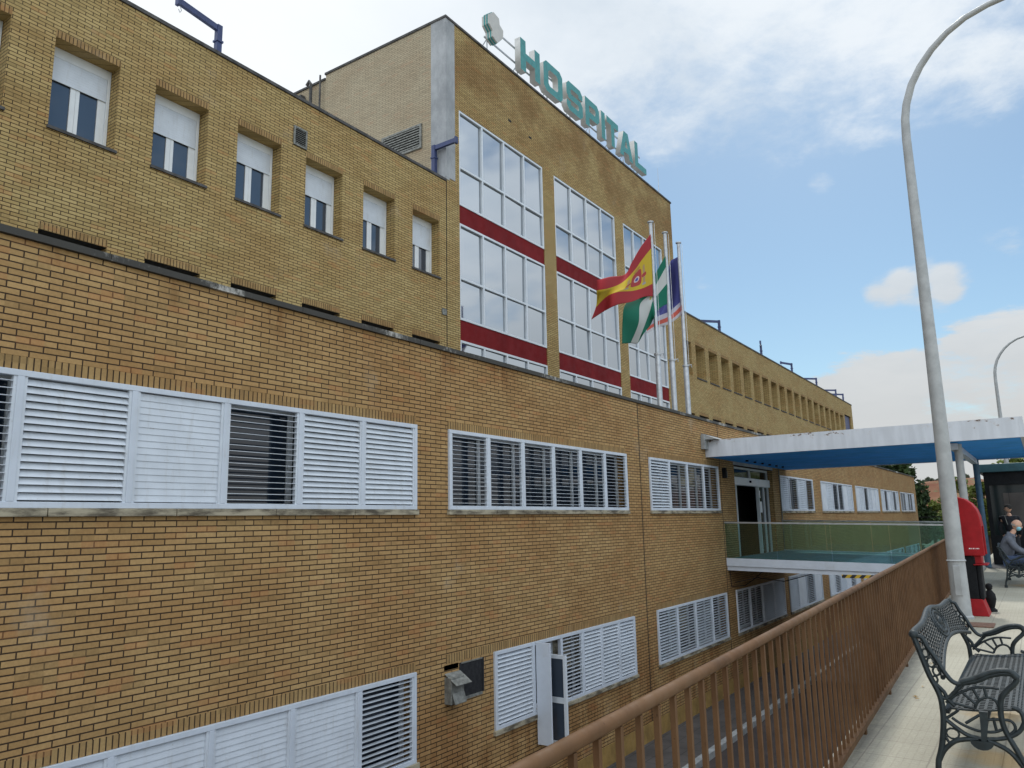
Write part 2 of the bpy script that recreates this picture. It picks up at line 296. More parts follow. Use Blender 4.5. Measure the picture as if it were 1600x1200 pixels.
# ------------------------------------------------------------------ mesh building
class MB:
    def __init__(s): s.v = []; s.f = []; s.mi = []
    def add(s, vs, fs, mi=0):
        o = len(s.v); s.v += [tuple(a) for a in vs]; s.f += [tuple(i + o for i in q) for q in fs]; s.mi += [mi] * len(fs); return s
    def box(s, x0, x1, y0, y1, z0, z1, mi=0):
        if x0 > x1: x0, x1 = x1, x0
        if y0 > y1: y0, y1 = y1, y0
        if z0 > z1: z0, z1 = z1, z0
        return s.add([(x0, y0, z0), (x1, y0, z0), (x1, y1, z0), (x0, y1, z0), (x0, y0, z1), (x1, y0, z1), (x1, y1, z1), (x0, y1, z1)],
                     [(0, 3, 2, 1), (4, 5, 6, 7), (0, 1, 5, 4), (1, 2, 6, 5), (2, 3, 7, 6), (3, 0, 4, 7)], mi)
    def hexa(s, p, mi=0):     # eight corners, ordered like box
        return s.add(p, [(0, 3, 2, 1), (4, 5, 6, 7), (0, 1, 5, 4), (1, 2, 6, 5), (2, 3, 7, 6), (3, 0, 4, 7)], mi)
    def beam(s, a, b, w_, h, up=(0, 0, 1), mi=0):
        a, b = Vector(a), Vector(b); d = (b - a).normalized(); sd_ = d.cross(Vector(up))
        if sd_.length < 1e-4: sd_ = d.cross(Vector((0, 1, 0)))
        sd_.normalize(); u = sd_.cross(d); sd_ *= w_ / 2; u *= h / 2
        return s.hexa([a - sd_ - u, b - sd_ - u, b + sd_ - u, a + sd_ - u, a - sd_ + u, b - sd_ + u, b + sd_ + u, a + sd_ + u], mi)
    def tube(s, pts, r, n=8, flat=None, mi=0):
        """swept tube; r a number or a list; flat = (axis, factor) squashes the section"""
        pts = [Vector(p) for p in pts]; rs = r if isinstance(r, (list, tuple)) else [r] * len(pts); vs = []; fs = []; prev = None
        for i, p in enumerate(pts):
            d = (pts[min(i + 1, len(pts) - 1)] - pts[max(i - 1, 0)]).normalized()
            if prev is None:
                a = d.cross(Vector((1, 0, 0)));
                if a.length < .1: a = d.cross(Vector((0, 0, 1)))
            else: a = prev - d * prev.dot(d)
            a.normalize(); prev = a; b = d.cross(a)
            for k in range(n):
                t_ = 2 * math.pi * k / n; o = (a * math.cos(t_) + b * math.sin(t_)) * rs[i]
                if flat: o[flat[0]] *= flat[1]
                vs.append(p + o)
        m_ = len(pts)
        for i in range(m_ - 1):
            for k in range(n): fs.append((i * n + k, i * n + (k + 1) % n, (i + 1) * n + (k + 1) % n, (i + 1) * n + k))
        fs.append(tuple(range(n - 1, -1, -1))); fs.append(tuple(range((m_ - 1) * n, m_ * n)))
        return s.add(vs, fs, mi)
    def lathe(s, c, prof, n=16, mi=0):       # prof: list of (radius, z)
        vs = []; fs = []
        for r, z_ in prof:
            for k in range(n): a = 2 * math.pi * k / n; vs.append((c[0] + r * math.cos(a), c[1] + r * math.sin(a), c[2] + z_))
        for i in range(len(prof) - 1):
            for k in range(n): fs.append((i * n + k, i * n + (k + 1) % n, (i + 1) * n + (k + 1) % n, (i + 1) * n + k))
        fs.append(tuple(range(n - 1, -1, -1))); fs.append(tuple(range((len(prof) - 1) * n, len(prof) * n)))
        return s.add(vs, fs, mi)
    def ball(s, c, r, sx=1, sy=1, sz=1, n=14, mi=0):
        pr = [(max(1e-3, r * math.sin(math.pi * i / 10)), -r * math.cos(math.pi * i / 10)) for i in range(11)]
        o = len(s.v); s.lathe((0, 0, 0), pr, n, mi)
        for i in range(o, len(s.v)): v = s.v[i]; s.v[i] = (c[0] + v[0] * sx, c[1] + v[1] * sy, c[2] + v[2] * sz)
        return s
    def prism(s, poly, axis, a0, a1, mi=0):      # polygon in the two other axes, extruded along axis
        def mk(p, a):
            if axis == 0: return (a, p[0], p[1])
            if axis == 1: return (p[0], a, p[1])
            return (p[0], p[1], a)
        n = len(poly); return s.add([mk(p, a0) for p in poly] + [mk(p, a1) for p in poly],
            [tuple(range(n)), tuple(range(2 * n - 1, n - 1, -1))] + [(i, i + n, (i + 1) % n + n, (i + 1) % n) for i in range(n)], mi)
    def build(s, name, mats, parent=None, smooth=False, bevel=0.0):
        if isinstance(mats, str): mats = [mats]
        me = bpy.data.meshes.new(name); off = Vector((0, 0, 0)); q = parent
        while q is not None: off += q.location; q = q.parent
        me.from_pydata([(v[0] - off.x, v[1] - off.y, v[2] - off.z) for v in s.v], [], s.f)
        for m_ in mats: me.materials.append(MATS[m_])
        me.polygons.foreach_set('material_index', s.mi)
        bm = bmesh.new(); bm.from_mesh(me); bmesh.ops.recalc_face_normals(bm, faces=bm.faces); bm.to_mesh(me); bm.free()
        if smooth:
            me.polygons.foreach_set('use_smooth', [True] * len(me.polygons))
            try: me.set_sharp_from_angle(angle=R(50))
            except Exception: pass
        o = bpy.data.objects.new(name, me); col.objects.link(o)
        if parent: o.parent = parent
        if bevel:
            b = o.modifiers.new('bevel', 'BEVEL'); b.width = bevel; b.segments = 2; b.limit_method = 'ANGLE'; b.angle_limit = R(40)
        return o
def tag(o, label, cat, group=None):
    o['label'] = label; o['category'] = cat
    if group: o['group'] = group
    return o
def struct(o, kind='structure'): o['kind'] = kind; return o
def thing(name, loc, label, cat, group=None):
    o = bpy.data.objects.new(name, None); o.empty_display_size = .3; col.objects.link(o); o.location = loc; return tag(o, label, cat, group)
def copy_tree(o, parent=None, loc=None):
    c = o.copy(); col.objects.link(c); c.parent = parent
    if loc is not None: c.location = loc
    for ch in list(o.children): copy_tree(ch, c)
    return c

# ------------------------------------------------------------------ the ground
G = -2.95                       # pavement level of the lower street
YF, YU = 7.3, 12.2              # faces of the low block and of the upper wing
X0B, XE = -14.0, 62.1
def railY(x): return 1.04 + .036 * x
mb = MB(); mb.add([(-900, -900, G - .20), (1500, -900, G - .20), (1500, 900, G - .20), (-900, 900, G - .20)], [(0, 1, 2, 3)]); struct(mb.build('ground', 'dry_ground'))
mb = MB(); mb.box(-30, 110, 1.0, 6.0, G - .19, G - .11); struct(mb.build('road', 'asphalt'))
mb = MB(); mb.box(-30, 66, 6.06, YF + .25, G - .15, G); o = struct(mb.build('pavement', 'pavement_grey'))
mb = MB()
for i in range(96): mb.box(-30 + i, -30 + i + .992, 5.92, 6.06, G - .15, G + .012)
struct(mb.build('pavement_kerb', 'kerb_stone'))
mb = MB()
xs = [-8, 0, 6, 12, 18.2, 60]
for a, b in zip(xs[:-1], xs[1:]):
    if a < 18: ya, yb = railY(a) + .12, railY(b) + .12
    else: ya = yb = railY(18.2) + .12
    mb.hexa([(a, -40, -.35), (b, -40, -.35), (b, yb, -.35), (a, ya, -.35), (a, -40, 0), (b, -40, 0), (b, yb, 0), (a, ya, 0)])
struct(mb.build('plaza', 'plaza_tiles'))
mb = MB()
for a, b in zip(xs[:-1], xs[1:]):
    ya, yb = (railY(a) + .06, railY(b) + .06) if a < 18 else (railY(18.2) + .06,) * 2
    mb.hexa([(a, ya - .3, G - .2), (b, yb - .3, G - .2), (b, yb, G - .2), (a, ya, G - .2), (a, ya - .3, -.36), (b, yb - .3, -.36), (b, yb, -.36), (a, ya, -.36)])
tag(mb.build('retaining_wall', 'concrete'), 'grey concrete retaining wall under the edge of the raised plaza', 'wall')

# ------------------------------------------------------------------ the building
B = thing('hospital_building', (24, YF, G), 'long yellow brick hospital with a tall glazed block, roller shutters and white louvre screens', 'building')
def wall_holes(mb, x0, x1, z0, z1, holes, Yf, depth, axis='Y', back=True, mi=0):
    """facade sheet with openings, reveals going in"""
    xs = sorted({x0, x1, *[h[0] for h in holes], *[h[1] for h in holes]}); zs = sorted({z0, z1, *[h[2] for h in holes], *[h[3] for h in holes]})
    xs = [a for a in xs if x0 <= a <= x1]; zs = [a for a in zs if z0 <= a <= z1]
    P = (lambda a, d, b: (a, Yf + d, b)) if axis == 'Y' else (lambda a, d, b: (Yf + d, a, b))
    for a, b in zip(xs[:-1], xs[1:]):
        for c, d in zip(zs[:-1], zs[1:]):
            mx_, mz_ = (a + b) / 2, (c + d) / 2
            if any(h[0] < mx_ < h[1] and h[2] < mz_ < h[3] for h in holes): continue
            mb.add([P(a, 0, c), P(b, 0, c), P(b, 0, d), P(a, 0, d)], [(0, 1, 2, 3)], mi)
    for h in holes:
        a, b, c, d = h[:4]; e = h[4] if len(h) > 4 else depth
        mb.add([P(a, 0, c), P(b, 0, c), P(b, 0, d), P(a, 0, d), P(a, e, c), P(b, e, c), P(b, e, d), P(a, e, d)],
               [(0, 4, 5, 1), (1, 5, 6, 2), (2, 6, 7, 3), (3, 7, 4, 0)], mi)

# openings of the low block (x0, x1, z0, z1)
ZM0, ZM1, ZL0, ZL1 = 1.80, 3.00, -1.53, -.38
mid_op = [(3.10 - 8 * 1.045, 8.35, 6), (9.08, 15.17, 6), (16.35, 20.93, 4), (27.06, 31.66, 4), (33.05, 39.3, 6), (40.15, 46.4, 6), (47.3, 53.55, 6), (54.5, 60.75, 6)]
low_op = [(3.10 - 8 * 1.045, 8.35), (10.18, 15.22), (16.38, 20.98), (21.78, 26.62), (27.2, 31.87), (33.1, 39.3), (40.15, 46.4), (47.3, 53.55), (54.5, 60.75)]
REC = (22.35, 26.27, .46, 3.12)
holes = [(a, b, ZM0, ZM1, .24) for a, b, _ in mid_op] + [(a, b, ZL0, ZL1, .24) for a, b in low_op] + [(*REC, .30)] + [(9.32, 9.92, -.90, -.41, .12)]
mb = MB(); wall_holes(mb, X0B, XE, G + .36, 4.19, holes, YF, .24)
mb.add([(XE, YF, G - .1), (XE, 13, G - .1), (XE, 13, 4.19), (XE, YF, 4.19)], [(0, 1, 2, 3)])
mb.add([(X0B, YF, G - .1), (X0B, 13, G - .1), (X0B, 13, 4.19), (X0B, YF, 4.19)], [(0, 1, 2, 3)])
mb.add([(X0B, YF + .25, 4.19), (XE, YF + .25, 4.19), (XE, YF + .25, 3.9), (X0B, YF + .25, 3.9)], [(0, 1, 2, 3)])
lowwall = mb.build('lower_wall', 'brick_lower', B)
mb = MB(); mb.add([(X0B, YF + .25, 3.9), (XE, YF + .25, 3.9), (XE, 20, 3.9), (X0B, 20, 3.9)], [(0, 1, 2, 3)]); mb.build('terrace_roof', 'roof_gravel', B)
mb = MB(); mb.box(X0B, 70, YF + .3, 13.5, -3.2, 3.8); mb.add([], [])
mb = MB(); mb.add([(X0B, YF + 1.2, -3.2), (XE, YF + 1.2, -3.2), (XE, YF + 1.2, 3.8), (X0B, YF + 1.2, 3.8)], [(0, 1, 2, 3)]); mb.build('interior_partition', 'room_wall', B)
mb = MB(); mb.box(X0B, XE, YF - .012, YF + .2, G - .12, G + .36); mb.build('plinth', 'ochre_base', B)
mb = MB(); x_ = X0B
while x_ < XE:
    L_ = random.choice([1.0, 1.2, 1.2, 1.4]); e_ = min(XE + .04, x_ + L_ - .006); mb.box(x_, e_, YF - .045, YF + .30, 4.194, 4.262 + random.uniform(-.004, .004)); x_ += L_
mb.build('coping', 'coping_stained', B)
for xj in (15.88, 21.12): MB().box(xj, xj + .022, YF - .006, YF + .01, G + .37, 4.19).build('movement_joint', 'dark_inside', B)
# soldier courses over the openings
for a, b, _ in mid_op: MB().box(a - .005, b + .005, YF - .004, YF + .05, 3.002, 3.124).build('soldier_course', 'brick_soldier', B)
for a, b in low_op:
    a = 9.02 if abs(a - 10.18) < .01 else a
    MB().box(a - .005, b + .005, YF - .004, YF + .05, ZL1 + .002, ZL1 + .124).build('soldier_course', 'brick_soldier', B)
def sill(a, b, z, y0=YF - .05, h=.075, d=.2, m='sill_stone'):
    mb = MB(); n = max(1, round((b - a) / 1.25))
    for i in range(n): mb.box(a + (b - a) * i / n + .004, a + (b - a) * (i + 1) / n - .004, y0, YF + d, z - h, z - .001)
    mb.build('window_sill', m, B, bevel=.006)
for a, b, _ in mid_op: sill(a - .03, b + .03, ZM0)
for a, b in low_op: sill(a - .03, b + .05, ZL0 - .0)

ANG = {'c': 82, 'h': 58, 'm': 44, 'o': 5}
def screen(a, b, z0, z1, states, y=YF, edges=None, skip=(), low=False):
    """white aluminium louvre screen: one frame, a panel of slats in each bay"""
    n = len(states); fw, mw = .055, .06
    ed = edges or [a + (b - a) * i / n for i in range(n + 1)]
    mb = MB(); y0, y1 = y - .035, y + .03
    mb.box(a, b, y0, y1, z0, z0 + fw); mb.box(a, b, y0, y1, z1 - fw, z1)
    for i, e in enumerate(ed):
        lo, hi = (e, e + fw) if i == 0 else ((e - fw, e) if i == n else (e - mw / 2, e + mw / 2)); mb.box(lo, hi, y0, y1, z0 + fw, z1 - fw)
    fr = mb.build('louvre_screen', 'white_paint', B, bevel=.004)
    for i, st in enumerate(states):
        if i in skip: continue
        lo = ed[i] + (fw if i == 0 else mw / 2); hi = ed[i + 1] - (fw if i == n - 1 else mw / 2); mb = MB(); m_ = .028
        mb.box(lo, lo + m_, y - .024, y + .022, z0 + fw, z1 - fw); mb.box(hi - m_, hi, y - .024, y + .022, z0 + fw, z1 - fw)
        zz0, zz1 = z0 + fw + .012, z1 - fw - .012; k = 16; pitch = (zz1 - zz0) / k; an = R((ANG[st] if not low or st == 'c' else {'o': 2, 'm': 12, 'h': 34}[st]) + random.uniform(-2, 2)); hw = .036 if st != 'o' else .030
        for j in range(k):
            c = zz0 + pitch * (j + .5); dy, dz = hw * math.cos(an), hw * math.sin(an); ty, tz = .003 * math.sin(an), .003 * math.cos(an)
            p = [(lo + m_, y - dy - ty, c - dz + tz), (hi - m_, y - dy - ty, c - dz + tz), (hi - m_, y + dy - ty, c + dz + tz), (lo + m_, y + dy - ty, c + dz + tz)]
            q_ = [(lo + m_, y - dy + ty, c - dz - tz), (hi - m_, y - dy + ty, c - dz - tz), (hi - m_, y + dy + ty, c + dz - tz), (lo + m_, y + dy + ty, c + dz - tz)]
            mb.hexa([q_[0], q_[1], q_[2], q_[3], p[0], p[1], p[2], p[3]])
        mb.build('louvre_panel', 'shutter_white', fr)
    # the ribbon window behind the screen
    mb = MB(); yb = y + .20
    for e in ed[:-1]:
        nx = min(b, e + (ed[1] - ed[0]))
    for i in range(n):
        lo, hi = ed[i], ed[i + 1]; mb.box(lo + .003, lo + .07, yb, yb + .05, z0 + .07, z1 - .07)
    mb.box(a, b, yb, yb + .05, z0 + .003, z0 + .07); mb.box(a, b, yb, yb + .05, z1 - .07, z1 - .003); mb.box(b - .07, b - .003, yb, yb + .05, z0 + .07, z1 - .07)
    wf = mb.build('ribbon_window', 'alu_white', B)
    mb = MB(); mb.add([(a, yb + .03, z0), (b, yb + .03, z0), (b, yb + .03, z1), (a, yb + .03, z1)], [(0, 1, 2, 3)]); mb.build('glazing', 'ribbon_glass', wf)
    mb = MB()                      # blinds and curtains hanging inside, a few bays only
    for i in range(n):
        if a > 9.5 and random.random() < .3:
            h_ = random.uniform(.25, .7) * (z1 - z0); MB().box(ed[i] + .08, ed[i + 1] - .04, yb + .018, yb + .024, z1 - h_, z1 - .08).build('blind', 'sill_stone', wf)
    return fr
st_mid = ['o' * 7 + 'ohcohh', 'oooooo', 'mooo', 'hoho', 'chooch', 'chohcc', 'hochoh', 'oohooh']
st_low = ['c' * 7 + 'cccccco'[1:], None, 'momo', 'oohh', 'hcoc', 'cohcoc', 'hhoohc', 'chooho', 'oohoho']
for (a, b, n), s_ in zip(mid_op, st_mid):
    if a < 0: screen(a, b, ZM0, ZM1, s_[-13:], edges=[a + 1.045 * i for i in range(13)] + [b])
    else: screen(a, b, ZM0, ZM1, s_)
for (a, b), s_ in zip(low_op, st_low):
    if a < 0: screen(a, b, ZL0, ZL1, s_, edges=[a + 1.045 * i for i in range(13)] + [b], low=True)
    elif s_ is None: screen(a, b, ZL0, ZL1, 'hhohhh', edges=[10.18, 11.30, 12.20, 12.98, 13.73, 14.48, 15.22], skip=(1,), low=True)
    else: screen(a, b, ZL0, ZL1, s_, low=True)
# shutter leaf that stands open and the window sash behind it
mb = MB(); mb.hexa([(11.34, 7.26, -1.99), (11.375, 7.26, -1.99), (11.385, 6.99, -1.99), (11.35, 6.99, -1.99), (11.34, 7.26, -.39), (11.375, 7.26, -.39), (11.385, 6.99, -.39), (11.35, 6.99, -.39)])
mb.build('open_shutter_leaf', 'white_paint', B, bevel=.004)
a, b = Vector((11.64, 7.235, 0)), Vector((11.62, 6.87, 0)); mb = MB()
for zz in (-.64, -1.33, -2.0): mb.beam(a + Vector((0, 0, zz)), b + Vector((0, 0, zz)), .04, .06 if zz > -1.3 or zz < -1.4 else .09)
for q_ in (a, b): mb.beam(q_ + Vector((0, 0, -.61)), q_ + Vector((0, 0, -2.03)), .045, .06, up=(1, 0, 0))
sash = mb.build('open_sash', 'alu_white', B)
mb = MB(); mb.add([a + Vector((0, 0, -.64)), b + Vector((0, 0, -.64)), b + Vector((0, 0, -2.0)), a + Vector((0, 0, -2.0))], [(0, 1, 2, 3)]); mb.build('pane', 'window_glass', sash)
# blanked opening with an old exhaust hood
mb = MB(); mb.box(9.33, 9.91, YF + .03, YF + .06, -.89, -.42); mb.box(9.32, 9.36, YF - .01, YF + .05, -.90, -.41); mb.box(9.88, 9.92, YF - .01, YF + .05, -.90, -.41); mb.box(9.36, 9.88, YF - .01, YF + .05, -.94, -.90, 1); mb.box(9.36, 9.88, YF - .01, YF + .05, -.43, -.41, 1)
mb.box(9.36, 9.88, YF + .0, YF + .028, -.90, -.43)
mb.build('blank_panel', ['dark_inside', 'old_metal'], B)
mb = MB(); mb.box(8.98, 9.28, YF - .12, YF + .02, -.92, -.56); mb.hexa([(8.98, YF - .22, -.66), (9.34, YF - .22, -.66), (9.34, YF + .0, -.52), (8.98, YF + .0, -.52), (8.98, YF - .22, -.648), (9.34, YF - .22, -.648), (9.34, YF + .0, -.508), (8.98, YF + .0, -.508)])
mb.hexa([(9.0, YF - .17, -.92), (9.27, YF - .17, -.92), (9.27, YF - .12, -.78), (9.0, YF - .12, -.78), (9.0, YF - .18, -.91), (9.27, YF - .18, -.91), (9.27, YF - .13, -.77), (9.0, YF - .13, -.77)])
mb.build('exhaust_hood', 'old_metal', B, bevel=.006)
MB().box(8.97, 9.3, YF + .0, YF + .01, -.47, -.40).build('vent_slot', 'dark_inside', B)

# upper wing (left and right) and the tall block: one plane
pw, ww = 1.715, 1.06
LW = [(5.24 + pw * i, 6.30 + pw * i) for i in range(-9, 6)]        # left wing windows
RW = [(33.12 + pw * i, 34.32 + pw * i) for i in range(-1, 19)]
ZU0, ZU1 = 7.87, 9.40
up_holes = [(a, b, ZU0, ZU1, .36) for a, b in LW] + [(a, b, 4.6, 6.16, .60) for a, b in LW if b < 15] 
TX0, TX1 = 15.16, 31.1
mb = MB(); wall_holes(mb, X0B, TX0, 3.9, 10.62, up_holes, YU, .27); mb.build('left_wing_wall', 'brick_upper', B)
rw_holes = [(a, b, ZU0, ZU1, .52) for a, b in RW[1:]] + [(31.62, 32.6, ZU0, ZU1, .52)] + [(a, b, 4.6, 6.16, .60) for a, b in [(31.62, 32.6)] + RW[1:]] + [(65.75, 68.2, 6.7, 9.6, .3)]
rw_holes = [h for h in rw_holes if h[1] < 65.6 or h[0] == 65.75]
mb = MB(); wall_holes(mb, TX1, 69.0, 3.9, 10.66, rw_holes, YU, .27)
mb.add([(69, YU, -3), (69, 26, -3), (69, 26, 10.66), (69, YU, 10.66)], [(0, 1, 2, 3)]); mb.build('right_wing_wall', 'brick_upper', B)
BAYS = [(15.73, 20.15), (20.86, 25.34), (26.06, 29.80)]
mb = MB(); wall_holes(mb, TX0, TX1, 3.9, 15.50, [(a, b, 3.92, 12.98, .14) for a, b in BAYS] , YU, .14); mb.build('tower_front', 'brick_upper', B)
mb = MB(); mb.add([(TX0, YU, 3.9), (TX0, 17.0, 3.9), (TX0, 17.0, 15.5), (TX0, YU, 15.5)], [(0, 1, 2, 3)])
mb.add([(TX0 + .03, 17.0, 3.9), (TX0 + .03, 18.7, 3.9), (TX0 + .03, 18.7, 15.35), (TX0 + .03, 17.0, 15.35)], [(0, 1, 2, 3)])
mb.add([(TX1, YU, 3.9), (TX1, 19.2, 3.9), (TX1, 19.2, 15.5), (TX1, YU, 15.5)], [(0, 1, 2, 3)]); mb.add([(TX0, 17, 3.9), (TX0 + .03, 17, 3.9), (TX0 + .03, 17, 15.5), (TX0, 17, 15.5)], [(0, 1, 2, 3)])
mb.add([(TX0 + .25, 19.2, 3.9), (TX1, 19.2, 3.9), (TX1, 19.2, 15.35), (TX0 + .25, 19.2, 15.35)], [(0, 1, 2, 3)])
mb.build('tower_side', 'brick_side', B)
mb = MB(); mb.box(X0B, TX0 + .02, YU + .3, 24, 10.3, 10.45); mb.box(TX1, 69, YU + .3, 24, 10.3, 10.45); mb.box(TX0 + .26, TX1 - .02, YU + .3, 19, 15.1, 15.25); mb.build('flat_roof', 'concrete', B)
mb = MB(); mb.box(X0B, XE + 6, 23.9, 24, -3, 10.3); mb.build('rear_wall', 'brick_upper', B)
mb = MB(); mb.box(X0B, TX0 - .003, YU - .03, YU + .3, 10.622, 10.69); mb.box(TX1 + .003, 69.04, YU - .03, YU + .3, 10.662, 10.73)
mb.box(TX0 - .035, TX1 + .035, YU - .035, YU + .25, 15.502, 15.57); mb.box(TX0 - .035, TX0 + .25, YU + .25, 17.03, 15.502, 15.57); mb.box(TX0 - .01, TX0 + .3, 17.035, 18.74, 15.352, 15.42); mb.box(TX1 - .25, TX1 + .035, YU + .25, 19.2, 15.502, 15.57)
mb.build('parapet_coping', 'coping_dark', B)
# raw concrete corner column of the tall block
mb = MB(); mb.box(TX0 - .012, TX0 + .38, YU - .012, YU + .52, 10.76, 15.50); mb.box(TX0 - .006, TX0 + .14, YU - .006, YU + .2, 10.70, 10.76); mb.build('corner_column', 'concrete', B)
MB().box(TX0 - .012, TX0 + .012, YU - .006, YU + .02, 3.9, 10.62).build('movement_joint', 'dark_inside', B)
def lintel(a, b, z): MB().box(a - .004, b + .004, YU - .004, YU + .05, z + .002, z + .124).build('soldier_course', 'brick_soldier', B)
for a, b in LW:
    lintel(a, b, ZU1); MB().box(a - .02, b + .03, YU - .035, YU + .26, ZU0 - .05, ZU0 - .001).build('stone_ledge', 'coping_dark', B)
    if b < 15: lintel(a, b, 6.16); MB().box(a + .002, b - .002, YU + .012, YU + .59, 6.150, 6.157).build('soffit_shade', 'dark_inside', B)  # dark sheet added below the lintel, standing in for shade in the recess
for i, (a, b) in enumerate(RW[1:]):
    if b < 65.6:
        lintel(a, b, ZU1); MB().box(a - .02, b + .03, YU - .035, YU + .40, ZU0 - .05, ZU0 - .001).build('stone_ledge', 'coping_dark', B)
        if i < 12: lintel(a, b, 6.16); MB().box(a + .002, b - .002, YU + .012, YU + .59, 6.150, 6.157).build('soffit_shade', 'dark_inside', B)  # same added dark sheet, shade put under the right wing lintels
def pvc_window(a, b, z0, z1, drop, y=YU + .27):
    mb = MB(); f1 = .055; e = .004; a += e; b -= e; z0 += e; z1 -= e
    mb.box(a, a + f1, y, y + .07, z0, z1); mb.box(b - f1, b, y, y + .07, z0, z1); mb.box(a + f1, b - f1, y, y + .07, z1 - .17, z1); mb.box(a + f1, b - f1, y, y + .07, z0, z0 + .03)
    fr = mb.build('window', 'pvc_white', B, bevel=.004)
    lo, hi = a + f1, b - f1; m_ = (lo + hi) / 2 - .02; mb = MB(); s = .085; yt = y + .025; zb, zt = z0 + .03, z1 - .17
    for p_, q_ in ((lo + .002, m_ - .002), (m_ + .002, hi - .002)):
        mb.box(p_, p_ + s * .7, yt, yt + .05, zb, zt); mb.box(q_ - (s if q_ < m_ else s * 1.5), q_, yt, yt + .05, zb, zt); mb.box(p_ + s * .7, q_ - s, yt, yt + .05, zb, zb + s * .8); mb.box(p_ + s * .7, q_ - s, yt, yt + .05, zt - s, zt)
    mb.build('sash', 'pvc_white', fr)
    mb = MB(); mb.add([(lo, yt + .02, zb), (hi, yt + .02, zb), (hi, yt + .02, zt), (lo, yt + .02, zt)], [(0, 1, 2, 3)]); mb.build('glazing', 'window_glass', fr)
    if drop > 0:
        mb = MB(); zz = zt; h_ = (z1 - z0) * drop - .17; k = max(1, int(h_ / .045))
        for i in range(k): mb.box(lo + .004, hi - .004, y + .008, y + .018, zz - (i + 1) * h_ / k + .0008, zz - i * h_ / k)
        mb.box(lo + .002, hi - .002, y + .005, y + .021, zz - h_ - .035, zz - h_); mb.build('roller_shutter', 'shutter_white', fr)
    return fr
drops = [.4, .6, .3, .5, .45, .5, .45, .5, .60, .36, .46, .38, .43, .43, .49]
for (a, b), dr in zip(LW, drops): pvc_window(a, b, ZU0, ZU1, dr)
for (a, b) in LW:
    if b < 15 and b > 4: pvc_window(a, b, 4.62, 6.16, .0, YU + .53)
first = None
for i, (a, b) in enumerate(RW[1:]):
    if b > 65.6: continue
    if first is None:
        first = (a, pvc_window(a, b, ZU0, ZU1, .5, YU + .45))
        low = (a, pvc_window(a, b, 4.62, 6.16, .0, YU + .53))
    else:
        copy_tree(first[1], B, Vector((a - first[0], 0, 0)))
        if i < 12: copy_tree(low[1], B, Vector((a - low[0], 0, 0)))
MB().box(65.8, 68.15, YU + .12, YU + .16, 6.72, 9.58).build('blue_panel', 'blue_steel', B)
# small grilles
def grille(x0, x1, z0, z1, y, n, name='wall_grille'):
    mb = MB(); mb.box(x0, x1, y - .03, y, z0, z0 + .04); mb.box(x0, x1, y - .03, y, z1 - .04, z1); mb.box(x0, x0 + .04, y - .03, y, z0 + .04, z1 - .04); mb.box(x1 - .04, x1, y - .03, y, z0 + .04, z1 - .04); mb.box(x0 + .04, x1 - .04, y - .004, y - .001, z0 + .04, z1 - .04, 1)
    for i in range(n):
        c = z0 + .04 + (z1 - z0 - .08) * (i + .5) / n; mb.beam((x0 + .04, y - .015, c), (x1 - .04, y - .015, c), .025, .008)
    return mb.build(name, ['old_metal', 'dark_inside'], B)
grille(10.02, 10.38, 9.55, 9.98, YU, 8)
mb = MB(); ya, yb_, za, zb_ = 13.05, 14.55, 11.84, 12.57; xx = TX0
mb.box(xx - .05, xx - .003, ya, yb_, za, za + .06); mb.box(xx - .05, xx - .003, ya, yb_, zb_ - .06, zb_); mb.box(xx - .05, xx - .003, ya, ya + .06, za + .06, zb_ - .06); mb.box(xx - .05, xx - .003, yb_ - .06, yb_, za + .06, zb_ - .06)
mb.box(xx - .008, xx - .004, ya + .06, yb_ - .06, za + .06, zb_ - .06, 1)
for i in range(8): c = za + .06 + (zb_ - za - .12) * (i + .5) / 8; mb.beam((xx - .03, ya + .06, c), (xx - .03, yb_ - .06, c), .035, .032)
mb.build('ventilation_louvre', ['old_metal', 'dark_inside'], B)
for xh, zh in ((18.2, 13.75), (19.35, 13.68)): MB().box(xh, xh + .17, YU - .006, YU + .01, zh, zh + .07).build('wall_hole', 'dark_inside', B)
MB().box(15.46, 15.56, YU - .006, YU + .01, 5.2, 5.75).build('wall_slot', 'dark_inside', B)
MB().box(14.95, 15.12, YU - .03, YU, 6.9, 7.06).build('junction_box', 'old_metal', B)
